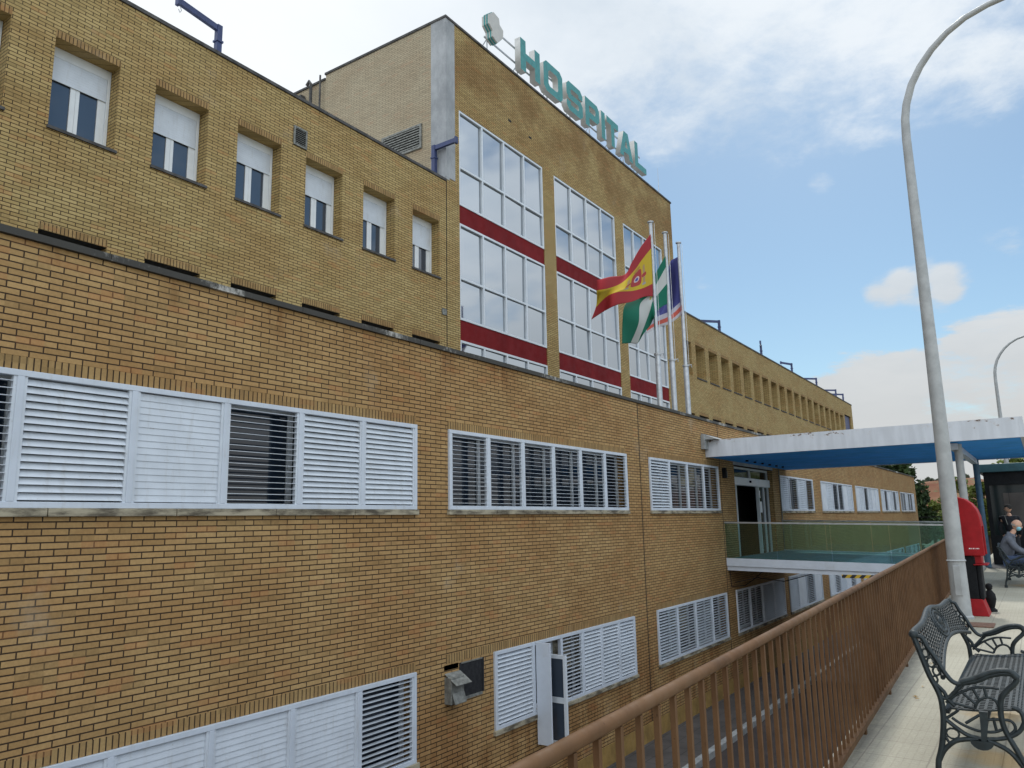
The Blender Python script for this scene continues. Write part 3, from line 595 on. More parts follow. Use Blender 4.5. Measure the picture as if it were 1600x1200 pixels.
# curtain windows of the tall block
for a, b in BAYS:
    yg = YU + .05; cw = (b - a) / 4
    for z0, z1, zr in ((10.17, 12.97, 11.28), (6.93, 9.64, 8.09), (3.95, 6.37, 5.0)):
        mb = MB(); f1 = .06; mb.box(a + .003, b - .003, yg - .04, yg + .05, z0, z0 + f1); mb.box(a + .003, b - .003, yg - .04, yg + .05, z1 - f1, z1)
        for i in range(5):
            c = a + cw * i; lo, hi = (c + .003, c + f1) if i == 0 else ((c - f1, c - .003) if i == 4 else (c - .032, c + .032)); mb.box(lo, hi, yg - .04, yg + .05, z0 + f1, z1 - f1)
        for i in range(4):
            lo = a + cw * i + (f1 if i == 0 else .032); hi = a + cw * (i + 1) - (f1 if i == 3 else .032); mb.box(lo, hi, yg - .04, yg + .05, zr - .03, zr + .03)
        fr = mb.build('curtain_window', 'alu_white', B)
        for i in range(4):
            lo, hi = a + cw * i + .02, a + cw * (i + 1) - .02
            for c, d in ((z0 + .02, zr), (zr, z1 - .02)):
                t1, t2 = random.uniform(-.010, .010), random.uniform(-.008, .008)
                MB().add([(lo, yg + .02 - t1 - t2, c), (hi, yg + .02 + t1 - t2, c), (hi, yg + .02 + t1 + t2, d), (lo, yg + .02 - t1 + t2, d)], [(0, 1, 2, 3)]).build('pane', 'mirror_glass', fr)
    for z0, z1 in ((9.65, 10.165), (6.375, 6.925)):
        MB().box(a + .003, b - .003, yg - .02, yg + .05, z0, z1).build('spandrel_panel', 'red_panel', B)
# roof plant peeping over the left parapet, behind the tall block
mb = MB(); mb.tube([(15.0, 17.5, 10.4), (15.0, 17.5, 15.30), (15.0, 17.58, 15.42), (15.0, 17.7, 15.30)], .05, 8); mb.tube([(15.06, 17.15, 10.4), (15.06, 17.15, 15.5)], .03, 8); mb.box(15.0, 15.17, 17.95, 18.25, 14.75, 15.1); mb.box(15.0, 15.17, 18.35, 18.45, 13.9, 15.2); mb.build('roof_pipework', 'coping_dark', B)

# entrance recess
y = YF + .26
mb = MB(); mb.box(22.36, 26.26, YF + .10, YF + .28, 2.56, 2.80); door = mb.build('sliding_door', 'alu_white', B, bevel=.01)
MB().tube([(24.1, YF + .10, 2.69), (24.1, YF + .05, 2.69)], .035, 10).build('sensor', 'black_plastic', door)
mb = MB()
for xx in (22.37, 22.92, 25.16, 25.72, 26.20): mb.box(xx, xx + .055, y - .10, y, .47, 2.56)
for xx in (22.37, 24.35, 26.20): mb.box(xx, xx + .05, y - .10, y, 2.80, 3.11)
mb.box(22.42, 26.2, y - .10, y, 3.05, 3.11); mb.build('door_frame', 'alu_white', door)
mb = MB()
for a, b, c, d in ((22.42, 22.92, .48, 2.55), (25.22, 26.2, .48, 2.55), (22.42, 26.2, 2.81, 3.05)): mb.add([(a, y - .05, c), (b, y - .05, c), (b, y - .05, d), (a, y - .05, d)], [(0, 1, 2, 3)])
mb.build('glazing', 'dark_glass', door)
mb = MB(); mb.box(25.3, 25.55, y - .065, y - .055, 1.75, 2.1); mb.box(25.3, 25.42, y - .065, y - .055, 2.22, 2.45); mb.build('notice', 'white_mark', door)
mb = MB(); mb.box(21.95, 26.4, y + .9, y + 3.2, .3, .46); mb.build('entrance_floor', 'room_wall', B)
mb = MB(); mb.box(22.30, 26.32, YF - .008, YF + .09, 3.125, 3.30); mb.build('entrance_lintel', 'concrete', B)
mb = MB(); mb.box(21.3, 21.42, YF - .10, YF, 2.70, 2.98); mb.build('wall_lamp', 'black_plastic', B)
MB().box(21.50, 21.62, YF - .05, YF, 2.72, 2.90).build('alarm_box', 'old_metal', B)
mb = MB(); mb.tube([(26.98, YF - .03, 3.3), (26.98, YF - .03, -.1)], .02, 6); mb.build('cable_conduit', 'old_metal', B)

# ------------------------------------------------------------------ roof hoists
def hoist(x, y, z, ang, L_, label):
    t_ = thing('roof_hoist', (x, y, z), label, 'roof hoist', 'blue hoists along the roof edge')
    MB().box(x - .055, x + .055, y - .055, y + .055, z, z + .98).box(x - .075, x + .075, y - .075, y + .075, z + .60, z + .64).build('post', 'blue_steel', t_)
    dx, dy = math.cos(R(ang)), math.sin(R(ang)); e = (x + dx * L_, y + dy * L_, z + .95)
    mb = MB(); mb.beam((x - dx * .06, y - dy * .06, z + .90), e, .08, .12); mb.beam((e[0] - dx * .0, e[1], e[2] - .09), (e[0], e[1], e[2] + .09), .10, .06, up=(dx, dy, 0)); mb.build('arm', 'blue_steel', t_)
    MB().tube([(e[0] - dx * .05, e[1] - dy * .05, e[2] - .08), (e[0] - dx * .05 + .03, e[1] - dy * .05, e[2] - .16), (e[0] - dx * .05, e[1] - dy * .05, e[2] - .22), (e[0] - dx * .05 - .03, e[1] - dy * .05, e[2] - .16)], .008, 6).build('hook', 'galvanised', t_)
    return t_
hoist(8.50, 12.75, 10.69, -176, .95, 'blue roof hoist above the row of shuttered windows, leftmost of all')
hoist(15.02, 12.5, 10.70, -86, .72, 'blue roof hoist in the corner where the left wing meets the tall glazed block')
hoist(38.3, 12.75, 10.73, 128, 1.05, 'blue roof hoist nearest the flagpoles on the right wing')
hoist(45.6, 12.75, 10.73, 195, .95, 'blue roof hoist seen end-on as a bare post, second past the flagpoles')
hoist(52.5, 12.75, 10.73, 150, .95, 'short blue roof hoist third along the right wing')
hoist(59.4, 12.75, 10.73, 122, 1.05, 'long blue roof hoist fourth along the right wing')
hoist(66.0, 12.75, 10.73, 118, 1.1, 'blue roof hoist last but one before the far end of the right wing')
hoist(68.8, 12.75, 10.73, 125, 1.0, 'blue roof hoist at the very end of the right wing')

# ------------------------------------------------------------------ rooftop sign
S = thing('rooftop_sign', (19.2, 12.45, 15.57), 'large green HOSPITAL letters with a white emblem standing on the roof edge', 'sign')
def rect(a, b, c, d): return [(a, c), (b, c), (b, d), (a, d)]
s_ = .27
def letters():
    ch = .14
    O = [[(ch, 0), (1 - ch, 0), (1, ch), (1, 1 - ch), (1 - ch, 1), (ch, 1), (0, 1 - ch), (0, ch)], [(.25 + .07, .23), (.75 - .07, .23), (.75, .30), (.75, .70), (.68, .77), (.32, .77), (.25, .70), (.25, .30)]]
    H = [[(0, 0), (.27, 0), (.27, .385), (.73, .385), (.73, 0), (1, 0), (1, 1), (.73, 1), (.73, .615), (.27, .615), (.27, 1), (0, 1)]]
    S_ = [[(ch, 0), (1 - ch, 0), (1, ch), (1, .46), (.88, .60), (.30, .60), (.26, .64), (.26, .74), (.30, .78), (.74, .78), (.74, .68), (1, .68), (1, 1 - ch), (1 - ch, 1), (ch, 1), (0, 1 - ch), (0, .54), (.12, .40), (.70, .40), (.74, .36), (.74, .26), (.70, .22), (.26, .22), (.26, .32), (0, .32), (0, ch)]]
    P = [[(0, 0), (.28, 0), (.28, .33), (1 - ch, .33), (1, .33 + ch), (1, 1 - ch), (1 - ch, 1), (0, 1)], [(.28, .55), (.68, .55), (.73, .60), (.73, .73), (.68, .78), (.28, .78)]]
    I = [[(0, 0), (1, 0), (1, 1), (0, 1)]]
    T_ = [[(.36, 0), (.64, 0), (.64, .77), (1, .77), (1, 1), (0, 1), (0, .77), (.36, .77)]]
    A = [[(0, 0), (.27, 0), (.335, .20), (.665, .20), (.73, 0), (1, 0), (.66, 1), (.34, 1)], [(.40, .40), (.60, .40), (.50, .72)]]
    Lt = [[(0, 0), (1, 0), (1, .23), (.28, .23), (.28, 1), (0, 1)]]
    return [(H, 19.27, 20.47), (O, 20.70, 21.98), (S_, 22.26, 23.45), (P, 23.65, 24.77), (I, 24.94, 25.25), (T_, 25.40, 26.42), (A, 26.50, 27.73), (Lt, 27.93, 29.05)]
def letter_mesh(cont, x0, x1, z0, z1, y0, y1, name, parent):
    cu_ = bpy.data.curves.new(name, 'CURVE'); cu_.dimensions = '2D'; cu_.fill_mode = 'BOTH'; cu_.extrude = (y1 - y0) / 2
    for poly in cont:
        sp_ = cu_.splines.new('POLY'); sp_.points.add(len(poly) - 1); sp_.use_cyclic_u = True
        for i, (a, b) in enumerate(poly): sp_.points[i].co = (a * (x1 - x0), b * (z1 - z0), 0, 1)
    tmp = bpy.data.objects.new('tmp', cu_); me = bpy.data.meshes.new_from_object(tmp); bpy.data.objects.remove(tmp)
    me.transform(Matrix.Translation((x0, (y0 + y1) / 2, z0)) @ Matrix.Rotation(R(90), 4, 'X')); me.transform(Matrix.Translation(-parent.location))
    me.materials.clear(); me.materials.append(MATS['letter_side']); me.materials.append(MATS['teal_letter'])
    for p_ in me.polygons: p_.material_index = 1 if abs(p_.normal.y) > .8 else 0
    o = bpy.data.objects.new(name, me); col.objects.link(o); o.parent = parent; return o
for (c, a, b) in letters(): letter_mesh(c, a, b, 16.13, 17.27, 12.38, 12.60, 'letter', S)
logo = [(17.50, 17.06), (17.74, 17.26), (18.04, 17.20), (18.07, 17.00), (18.26, 16.90), (18.25, 16.64), (17.93, 16.30), (17.68, 16.40), (17.68, 16.60), (17.50, 16.74)]
mb = MB(); ys = [12.36, 12.42, 12.465, 12.515, 12.56, 12.64]
cx_ = sum(p_[0] for p_ in logo) / len(logo); cz_ = sum(p_[1] for p_ in logo) / len(logo)
for i in range(5):
    k = 1.0 if i % 2 == 0 else 1.05
    mb.prism([(cx_ + (p_[0] - cx_) * k, cz_ + (p_[1] - cz_) * k) for p_ in logo], 1, ys[i] + (.001 if i % 2 else 0), ys[i + 1] - (.001 if i % 2 else 0), 0 if i % 2 == 0 else 1)
em = mb.build('emblem', ['letter_side', 'teal_letter'], S)
mb = MB()
for zz in (16.45, 16.98): mb.beam((17.6, 12.64, zz), (29.0, 12.64, zz), .035, .05)
for xx in (17.75, 19.45, 21.3, 22.9, 24.4, 26.0, 27.3, 28.6):
    mb.tube([(xx, 12.64, 17.0), (xx, 12.64, 15.25)], .022, 6); mb.tube([(xx, 12.64, 16.45), (xx - .35, 13.3, 15.25)], .018, 6); mb.tube([(xx, 12.64, 16.3), (xx - .28, 12.42, 15.56)], .014, 6)
mb.build('support_frame', 'galvanised', S)
A_ = thing('lightning_rod', (30.6, 12.5, 15.57), 'thin metal rod standing on the roof corner right of the letters', 'rod'); MB().tube([(30.6, 12.5, 15.57), (30.6, 12.5, 17.1)], [.018, .006], 6).build('rod', 'galvanised', A_)

# ------------------------------------------------------------------ flagpoles and flags
def zoomY(px, py, Y):      # point of the wall-parallel plane at depth Y
    d = w(Vector((px - 800, py - 600, f_))); k = Y / d.y; return Vector((d.x * k, Y, 1.6 + d.z * k))
poles = [(18.86, 'galvanised flagpole flying the red and yellow flag', ), (19.85, 'galvanised flagpole flying the green and white flag'), (20.86, 'galvanised flagpole flying the blue flag with red and white stripes')]
for x_, lb in poles:
    t_ = thing('flagpole', (x_, 8.0, 3.9), lb, 'flagpole', 'three flagpoles on the terrace roof')
    mb = MB(); mb.lathe((x_, 8, 3.9), [(.075, 0), (.075, 2.0), (.055, 2.05), (.05, 5.7), (.05, 5.72)], 14); mb.build('shaft', 'galvanised', t_, smooth=True)
    MB().lathe((x_, 8, 9.6), [(.03, 0), (.085, .03), (.085, .06), (.02, .075)], 12).build('cap', 'galvanised', t_)
    mb = MB(); mb.lathe((x_, 8, 5.9), [(.095, 0), (.095, .05)], 12); mb.tube([(x_ + .09, 7.95, 5.95), (x_ + .18, 7.9, 5.98), (x_ + .18, 7.9, 5.90)], .015, 6); mb.build('clamp', 'galvanised', t_)
    MB().tube([(x_ + .08, 7.93, 9.62), (x_ + .075, 7.93, 5.95)], .006, 5).build('halyard', 'white_mark', t_)
def flag(name, m_, rows, Y, amp, label, seed, drift=0.0):
    """rows: list over height (top to foot) of pixel-traced drape lines in the plane of the pole, then given folds in depth"""
    rnd = random.Random(seed); NU, NV = 48, 28
    def cr(p, t_):
        n = len(p) - 1; s = min(t_ * n, n - 1e-6); i = int(s); f = s - i; g = lambda k: p[max(0, min(n, k))]
        a, b, c, d = g(i - 1), g(i), g(i + 1), g(i + 2)
        return tuple(.5 * ((2 * b[k]) + (-a[k] + c[k]) * f + (2 * a[k] - 5 * b[k] + 4 * c[k] - d[k]) * f * f + (-a[k] + 3 * b[k] - 3 * c[k] + d[k]) * f ** 3) for k in range(2))
    rows = [[(q_[0] / 4 + 700, q_[1] / 4 + 300) for q_ in r_] for r_ in rows]; vs = []; uvs = []
    for j in range(NV + 1):
        v = j / NV
        for i in range(NU + 1):
            u = i / NU; pc = [cr(r_, u) for r_ in rows]; p_ = cr(pc, v)
            y_ = Y - amp * u ** .8 * math.sin(u * 7.5 + v * 2.6 + seed) - amp * .45 * u * math.sin(u * 15 - v * 4 + seed * 2)
            y_ += drift * min(1, u * 2.2); q_ = zoomY(p_[0], p_[1], y_); vs.append(q_); uvs.append((u, v))
    W = NU + 1; fs = [(j * W + i, j * W + i + 1, (j + 1) * W + i + 1, (j + 1) * W + i) for j in range(NV) for i in range(NU)]
    me = bpy.data.meshes.new(name); loc = vs[0].copy(); me.from_pydata([v - loc for v in vs], [], fs); me.materials.append(MATS[m_])
    ul = me.uv_layers.new(name='UVMap')
    for lp in me.loops: ul.data[lp.index].uv = uvs[lp.vertex_index]
    me.polygons.foreach_set('use_smooth', [True] * len(me.polygons))
    o = bpy.data.objects.new(name, me); o.location = loc; col.objects.link(o); sm = o.modifiers.new('cloth', 'SOLIDIFY'); sm.thickness = .006
    return tag(o, label, 'flag')
flag('flag', 'spain_cloth', [[(1268, 262), (1205, 345), (1150, 440), (1105, 515), (1010, 530), (930, 552)], [(1271, 350), (1215, 420), (1165, 490), (1090, 565), (1010, 600), (928, 615)], [(1276, 470), (1220, 520), (1160, 560), (1085, 610), (1000, 625), (930, 655)],
      [(1280, 572), (1220, 600), (1150, 618), (1060, 625), (990, 655), (925, 720)], [(1281, 652), (1225, 655), (1150, 685), (1060, 705), (985, 740), (897, 797)]], 8.0, .16, 'red and yellow striped flag with a coat of arms, blowing to the left', 1, -.25)
flag('flag', 'green_white_cloth', [[(1366, 385), (1290, 520), (1200, 640), (1110, 700), (1092, 800), (1090, 948)], [(1368, 455), (1310, 560), (1260, 640), (1200, 700), (1190, 820), (1140, 945)], [(1369, 570), (1320, 630), (1280, 680), (1262, 740), (1230, 830), (1185, 945)],
      [(1370, 700), (1340, 715), (1310, 740), (1285, 790), (1260, 840), (1215, 890)]], 8.0, .12, 'dark green and white flag hanging in folds behind the red and yellow one', 2, .08)
flag('flag', 'blue_striped_cloth', [[(1452, 398), (1418, 415), (1388, 440), (1360, 560), (1310, 690)], [(1455, 520), (1425, 540), (1395, 590), (1350, 690), (1300, 745)], [(1456, 650), (1425, 670), (1390, 705), (1340, 735), (1290, 770)], [(1458, 710), (1420, 750), (1370, 785), (1300, 815), (1250, 845)],
      [(1460, 765), (1420, 800), (1370, 830), (1300, 850), (1240, 885)]], 8.0, .07, 'blue flag with white and red stripes at its foot, on the rightmost pole', 3, .42)

# ------------------------------------------------------------------ entrance canopy and footbridge
C = thing('entrance_canopy', (24, 3.7, 0), 'wide flat white canopy with blue soffit and rust-chipped fascia in front of the entrance', 'canopy')
cx0, cx1, cy0, cz0, cz1 = 20.08, 28.0, .12, 3.21, 3.66
mb = MB(); mb.box(cx0, cx0 + .08, cy0 + .082, YF - .004, cz0, cz1); mb.box(cx0, cx1, cy0, cy0 + .08, cz0, cz1); mb.box(cx1 - .08, cx1, cy0 + .082, YF - .004, cz0, cz1); mb.build('fascia', 'fascia_paint', C)
mb = MB(); mb.box(cx0 + .081, cx1 - .081, cy0 + .081, YF - .004, cz0 + .012, cz0 + .06); mb.build('soffit', 'canopy_blue', C)
mb = MB(); mb.box(cx0 + .081, cx1 - .081, cy0 + .081, YF - .004, cz0 + .07, cz1 - .05); mb.build('roof_slab', 'concrete', C)
mb = MB(); mb.prism([(YF - .003, cz1 + .001), (YF - .003, cz1 + .17), (YF - .42, cz1 + .001)], 0, cx0 - .25, cx0 + .9); mb.box(cx0 - .30, cx0 - .01, YF - .10, YF - .003, cz0 + .2, cz1 + .12); mb.build('flashing', 'kerb_stone', C)
for (xc_, yc_) in ((20.85, 1.46), (27.4, 1.50)):
    MB().lathe((xc_, yc_, 0), [(.085, 0), (.085, 3.2)], 18).build('column', 'lamp_paint' if xc_ < 25 else 'blue_grey', C, smooth=True)
mb = MB(); mb.box(20.6, 27.8, 1.45, 1.60, 3.06, 3.205); mb.build('beam', 'white_paint', C)
mb = MB()
for k in range(6): mb.lathe((22.2 + .75 * k, 6.85, cz0 - .03), [(.04, 0), (.04, .04)], 10)
mb.build('soffit_spotlight', 'black_plastic', C)

Bd = thing('footbridge', (23.6, 4.5, 0), 'short footbridge with green glass balustrades leading from the plaza to the entrance door', 'footbridge')
bx0, bx1 = 21.19, 27.0; yA, yB = 1.80, YF - .004
def dz(y_): return .5 - (YF - y_) * .026
def slab(mb, x0, x1, y0, y1, t0, t1, mi=0): mb.hexa([(x0, y0, dz(y0) + t0), (x1, y0, dz(y0) + t0), (x1, y1, dz(y1) + t0), (x0, y1, dz(y1) + t0), (x0, y0, dz(y0) + t1), (x1, y0, dz(y0) + t1), (x1, y1, dz(y1) + t1), (x0, y1, dz(y1) + t1)], mi)
mb = MB(); slab(mb, bx0 + .10, bx1 - .1, yA, yB, -.26, -.03); mb.build('deck', 'concrete', Bd)
mb = MB(); slab(mb, bx0 + .06, bx1 - .06, yA, yB, -.026, 0); mb.build('deck_surface', 'deck_teal', Bd)
mb = MB(); slab(mb, bx0, bx0 + .055, yA, yB, -.19, .02); slab(mb, bx0 + .04, bx0 + .095, yA, yB, -.31, -.188); mb.build('edge_beam', 'white_paint', Bd); mb = MB(); slab(mb, bx1 - .055, bx1, yA, yB, -.31, .02); mb.build('edge_beam', 'white_paint', Bd)
mb = MB(); mb.box(21.2, 26.99, yA - .25, yA - .002, .001, .18); mb.box(21.2, 26.99, yA - .002, yA + .3, .001, .33); mb.build('step', 'kerb_stone', Bd)
for xg in (bx0 + .03, bx1 - .03):
    n = 4; mb = MB()
    for i in range(n):
        a, b = yA + (yB - yA) * i / n + .012, yA + (yB - yA) * (i + 1) / n - .012
        mb = MB(); mb.hexa([(xg - .006, a, dz(a) + .021), (xg + .006, a, dz(a) + .021), (xg + .006, b, dz(b) + .021), (xg - .006, b, dz(b) + .021), (xg - .006, a, dz(a) + .955), (xg + .006, a, dz(a) + .955), (xg + .006, b, dz(b) + .955), (xg - .006, b, dz(b) + .955)])
        mb.build('glass_panel', 'green_glass', Bd)
    mb = MB(); mb.beam((xg, yA, dz(yA) + .975), (xg, yB, dz(yB) + .975), .05, .04); mb.build('handrail', 'galvanised', Bd)
mb = MB(); mb.box(bx0 - .004, bx0 + .03, 2.6, 4.36, .055, .135); mb.build('hazard_bar', 'hazard_stripes', Bd)
mb = MB(); mb.tube([(21.5, 7.2, -.15), (21.6, 6.6, -.02), (21.6, 5.9, -.10), (21.7, 5.2, .1)], .012, 5); mb.tube([(21.25, 7.25, .3), (21.3, 7.24, -.25), (22.4, 7.22, -.3), (23.2, 7.2, -.18), (24, 7.1, .05)], .01, 5); mb.build('loose_cable', 'black_plastic', Bd)

mb = MB(); mb.box(26.9, 59.9, -39.9, 1.5, .001, .005); struct(mb.build('side_road', 'paving_dark'))

# ------------------------------------------------------------------ brown railing along the drop
RL = thing('railing', (1.4, railY(1.4), 0), 'brown painted steel railing of close upright bars along the plaza edge', 'railing')
def rz(x_): return .0 + .004 * x_
rx0, rx1 = -1.0, 18.05
mb = MB(); mb.tube([(rx0 + (rx1 - rx0) * i / 30, railY(rx0 + (rx1 - rx0) * i / 30), 1.008 + rz(rx0 + (rx1 - rx0) * i / 30)) for i in range(31)], .022, 12); mb.build('top_rail', 'rail_brown', RL, smooth=True)
mb = MB(); mb.beam((rx0, railY(rx0), .075), (rx1, railY(rx1), .075 + rz(rx1) * .3), .06, .04); mb.build('bottom_rail', 'rail_brown', RL)
def bal(x_): return MB().box(x_ - .0095, x_ + .0095, railY(x_) - .0095, railY(x_) + .0095, .094, .985 + rz(x_))
k = 0; x_ = 1.45
while k < 100: bal(x_).build('baluster', 'rail_brown', RL); x_ += .15; k += 1
mb = MB(); q_ = [x_ + .15 * i for i in range(30) if x_ + .15 * i < rx1 - .05] + [1.45 - .15 * i for i in range(1, 17)]
for x__ in q_: b_ = bal(x__); mb.add(b_.v, b_.f)
struct(mb.build('baluster_row', 'rail_brown', RL), 'stuff')
for x__ in [i * 1.5 + .5 for i in range(-1, 12)]: MB().box(x__ - .02, x__ + .02, railY(x__) - .012, railY(x__) + .012, 0.0, .058).build('foot', 'rail_brown', RL)
MB().box(rx1 - .03, rx1 + .03, railY(rx1) - .03, railY(rx1) + .03, 0, 1.09).build('end_post', 'rail_brown', RL)

# ------------------------------------------------------------------ street lamps
def lamp(x, y, label, z0=0.0):
    t_ = thing('street_lamp', (x, y, z0), label, 'street lamp', 'tall curved street lamps on the plaza')
    pts = [(x, y, z0 + h_) for h_ in (0, .9, 1.8, 3, 4.5, 6, 7.2, 8.0)]; rs = [.135, .122, .118, .108, .096, .084, .076, .070]
    for (dy, zz) in ((-.015, 8.35), (-.06, 8.62), (-.17, 8.95), (-.33, 9.23), (-.53, 9.48), (-.78, 9.70), (-1.08, 9.87), (-1.42, 9.97), (-1.80, 10.02), (-2.2, 10.03)): pts.append((x, y + dy, z0 + zz)); rs.append(.070 - .028 * (len(rs) - 7) / 10)
    mb = MB(); mb.tube(pts, rs, 20); mb.build('pole', 'lamp_paint', t_, smooth=True)
    mb = MB(); mb.lathe((x, y, z0), [(.155, .0), (.155, .03), (.14, .05)], 20); mb.build('base_plate', 'lamp_paint', t_)
    mb = MB(); mb.box(x - .145, x - .10, y - .05, y + .05, z0 + .35, z0 + .80); mb.build('service_door', 'lamp_paint', t_, bevel=.006)
    mb = MB(); mb.lathe((x, y, z0 + .86), [(.13, 0), (.14, .01), (.128, .03)], 20); mb.build('collar', 'lamp_paint', t_)
    mb = MB(); mb.hexa([(x - .12, y - 2.9, z0 + 9.96), (x + .12, y - 2.9, z0 + 9.96), (x + .15, y - 2.2, z0 + 9.95), (x - .15, y - 2.2, z0 + 9.95), (x - .08, y - 2.85, z0 + 10.07), (x + .08, y - 2.85, z0 + 10.07), (x + .09, y - 2.2, z0 + 10.12), (x - .09, y - 2.2, z0 + 10.12)]); mb.build('lamp_head', 'lamp_paint', t_, bevel=.02)
    return t_
l1 = lamp(14.15, 1.20, 'tall grey lamp post with curved arm standing beside the red phone stand')
l2 = copy_tree(l1, None, Vector((44.0, 1.14, 0))); l2['label'] = 'distant curved lamp post rising behind the white canopy, at the right edge'

# ------------------------------------------------------------------ cast iron benches
def bench(x0, label):
    t_ = thing('bench', (x0 + 1.13, .5, 0), label, 'bench', 'cast iron benches on the plaza')
    P = dict(
        rear=[(.765, .850), (.750, .80), (.722, .70), (.695, .61), (.663, .535), (.647, .481), (.643, .411), (.646, .346), (.66, .248), (.679, .167), (.696, .115), (.705, .03)],
        inner=[(.750, .845), (.715, .835), (.692, .783), (.650, .715), (.613, .640), (.577, .590), (.545, .575)],
        mid=[(.69, .60), (.672, .572), (.625, .52), (.612, .484), (.573, .442)],
        strut=[(.655, .50), (.612, .484), (.554, .541), (.521, .572)],
        arm=[(.545, .575), (.447, .602), (.381, .635), (.318, .655), (.265, .657), (.236, .635), (.251, .602), (.287, .567), (.319, .528), (.332, .491), (.339, .427), (.334, .366), (.319, .314), (.3, .272), (.272, .211), (.240, .13), (.215, .03)],
        arc1=[(.633, .362), (.578, .318), (.523, .284), (.457, .274), (.392, .278), (.317, .297), (.258, .335), (.228, .387), (.228, .422), (.244, .456), (.278, .47)],
        arc1b=[(.646, .355), (.573, .41), (.56, .425)],
        arc2=[(.598, .375), (.558, .348), (.498, .323), (.445, .314), (.383, .319), (.341, .338)],
        arc3=[(.43, .383), (.347, .393), (.295, .392), (.274, .364), (.281, .337), (.316, .306)],
        spoke=[(.451, .406), (.528, .351)], spoke2=[(.38, .40), (.372, .33)],
        fan=[(.62, .458), (.575, .50), (.531, .53), (.47, .558), (.411, .57), (.332, .568)],
        fanin=[(.47, .44), (.464, .457), (.443, .49), (.4, .513), (.362, .502), (.345, .47)],
        f1=[(.44, .49), (.47, .558)], f2=[(.46, .465), (.531, .53)], f3=[(.40, .513), (.411, .57)], f4=[(.47, .44), (.60, .468)],
        low=[(.690, .12), (.666, .169), (.637, .205), (.59, .243), (.525, .261), (.47, .268)], low2=[(.42, .268), (.344, .236), (.297, .198), (.245, .12)],
        curl=[(.645, .262), (.63, .233), (.617, .222)])
    loop = [(.603 + .035 * math.cos(a), .283 + .030 * math.sin(a)) for a in [i * math.pi / 5 for i in range(11)]]
    th = dict(rear=.017, inner=.014, arm=.016, arc1=.0125, strut=.012, mid=.012, low=.014, low2=.014)
    for xf in (x0, x0 + 2.24):
        mb = MB()
        for k_, pl_ in P.items():
            r_ = th.get(k_, .0085); mb.tube([(xf, a, b) for a, b in smooth2(pl_)], r_, 8, flat=(0, 1.15))
        mb.tube([(xf, a, b) for a, b in loop], .006, 6)
        # flower scroll between the two strands of the back post
        for (a, b, rr) in ((.705, .745, .020), (.680, .690, .022), (.655, .64, .020), (.668, .59, .016)):
            mb.tube([(xf, a + rr * math.cos(q), b + rr * 1.3 * math.sin(q)) for q in [i * math.pi / 4 for i in range(9)]], .0065, 6)
        mb.prism([(.452 + .062 * math.cos(a), .262 + .05 * math.sin(a)) for a in [math.pi + i * math.pi / 8 for i in range(9)]], 0, xf - .022, xf + .022)
        mb.prism([(.45, .43), (.405, .43), (.41, .36), (.428, .262), (.455, .262), (.45, .36)], 0, xf - .016, xf + .016)
        mb.box(xf - .028, xf + .028, .675, .735, 0, .05); mb.box(xf - .028, xf + .028, .19, .245, 0, .045)
        mb.ball((xf, .760, .852), .027); mb.build('side_frame', 'bench_iron', t_, smooth=True)
        MB().tube([(xf, a, b + .008) for a, b in smooth2([(.53, .582), (.447, .612), (.381, .645), (.318, .665), (.262, .662), (.235, .630)])], .024, 10, flat=(2, .6)).build('armrest', 'bench_iron', t_, smooth=True)
    # seat: a pierced casting, slats running both ways
    mb = MB(); xa, xb = x0 + .03, x0 + 2.21; n = 44; sp = (xb - xa) / n
    prof = [(.625, .405), (.600, .425), (.55, .424), (.48, .425), (.40, .432), (.32, .445), (.262, .452), (.232, .432), (.225, .395)]
    for i in range(len(prof) - 1): 
        (a, b), (c, d) = prof[i], prof[i + 1]
    def at(t_):
        s = t_ * (len(prof) - 1); i = min(int(s), len(prof) - 2); f = s - i; return (prof[i][0] * (1 - f) + prof[i + 1][0] * f, prof[i][1] * (1 - f) + prof[i + 1][1] * f)
    rows = 13
    for i in range(rows):
        y_, z_ = at(.06 + .82 * i / (rows - 1)); mb.box(xa, xb, y_ - .0075, y_ + .0075, z_ - .006, z_ + .006)
    for j in range(n + 1):
        xx = xa + sp * j; prev = None
        for i in range(9):
            y_, z_ = at(i / 8)
            if prev: mb.beam((xx, prev[0], prev[1] - .001), (xx, y_, z_ - .001), .022, .010)
            prev = (y_, z_)
    for tt in (0.0, .96): y_, z_ = at(tt); mb.box(xa, xb, y_ - .014, y_ + .014, z_ - .016, z_ + .009)
    mb.box(xa, xb, .222, .232, .36, .43)
    mb.build('seat', 'bench_iron', t_)
    # backrest: arched crest, arched foot, open lattice with a round medallion
    mb = MB(); N_ = 28
    def top(s): return .838 + .045 * math.sin(math.pi * s) + .012 * math.cos(4 * math.pi * s)
    def bot(s): return .60 + .10 * math.sin(math.pi * s)
    def yy(z_): return .60 + (z_ - .55) * .52
    tp = [(xa - .02 + (xb - xa + .04) * i / N_, yy(top(i / N_)) + .015, top(i / N_)) for i in range(N_ + 1)]; bt = [(xa + (xb - xa) * i / N_, yy(bot(i / N_)), bot(i / N_)) for i in range(N_ + 1)]
    mb.tube(tp, .021, 10); mb.tube(bt, .015, 8)
    md = [(xa + (xb - xa) * i / N_, yy(bot(i / N_) + .035), bot(i / N_) + .035) for i in range(N_ + 1)]; mb.tube(md, .006, 6)
    def P3(s, h): z_ = bot(s) + (top(s) - bot(s)) * h; return (xa + (xb - xa) * s, yy(z_), z_)
    K = 22
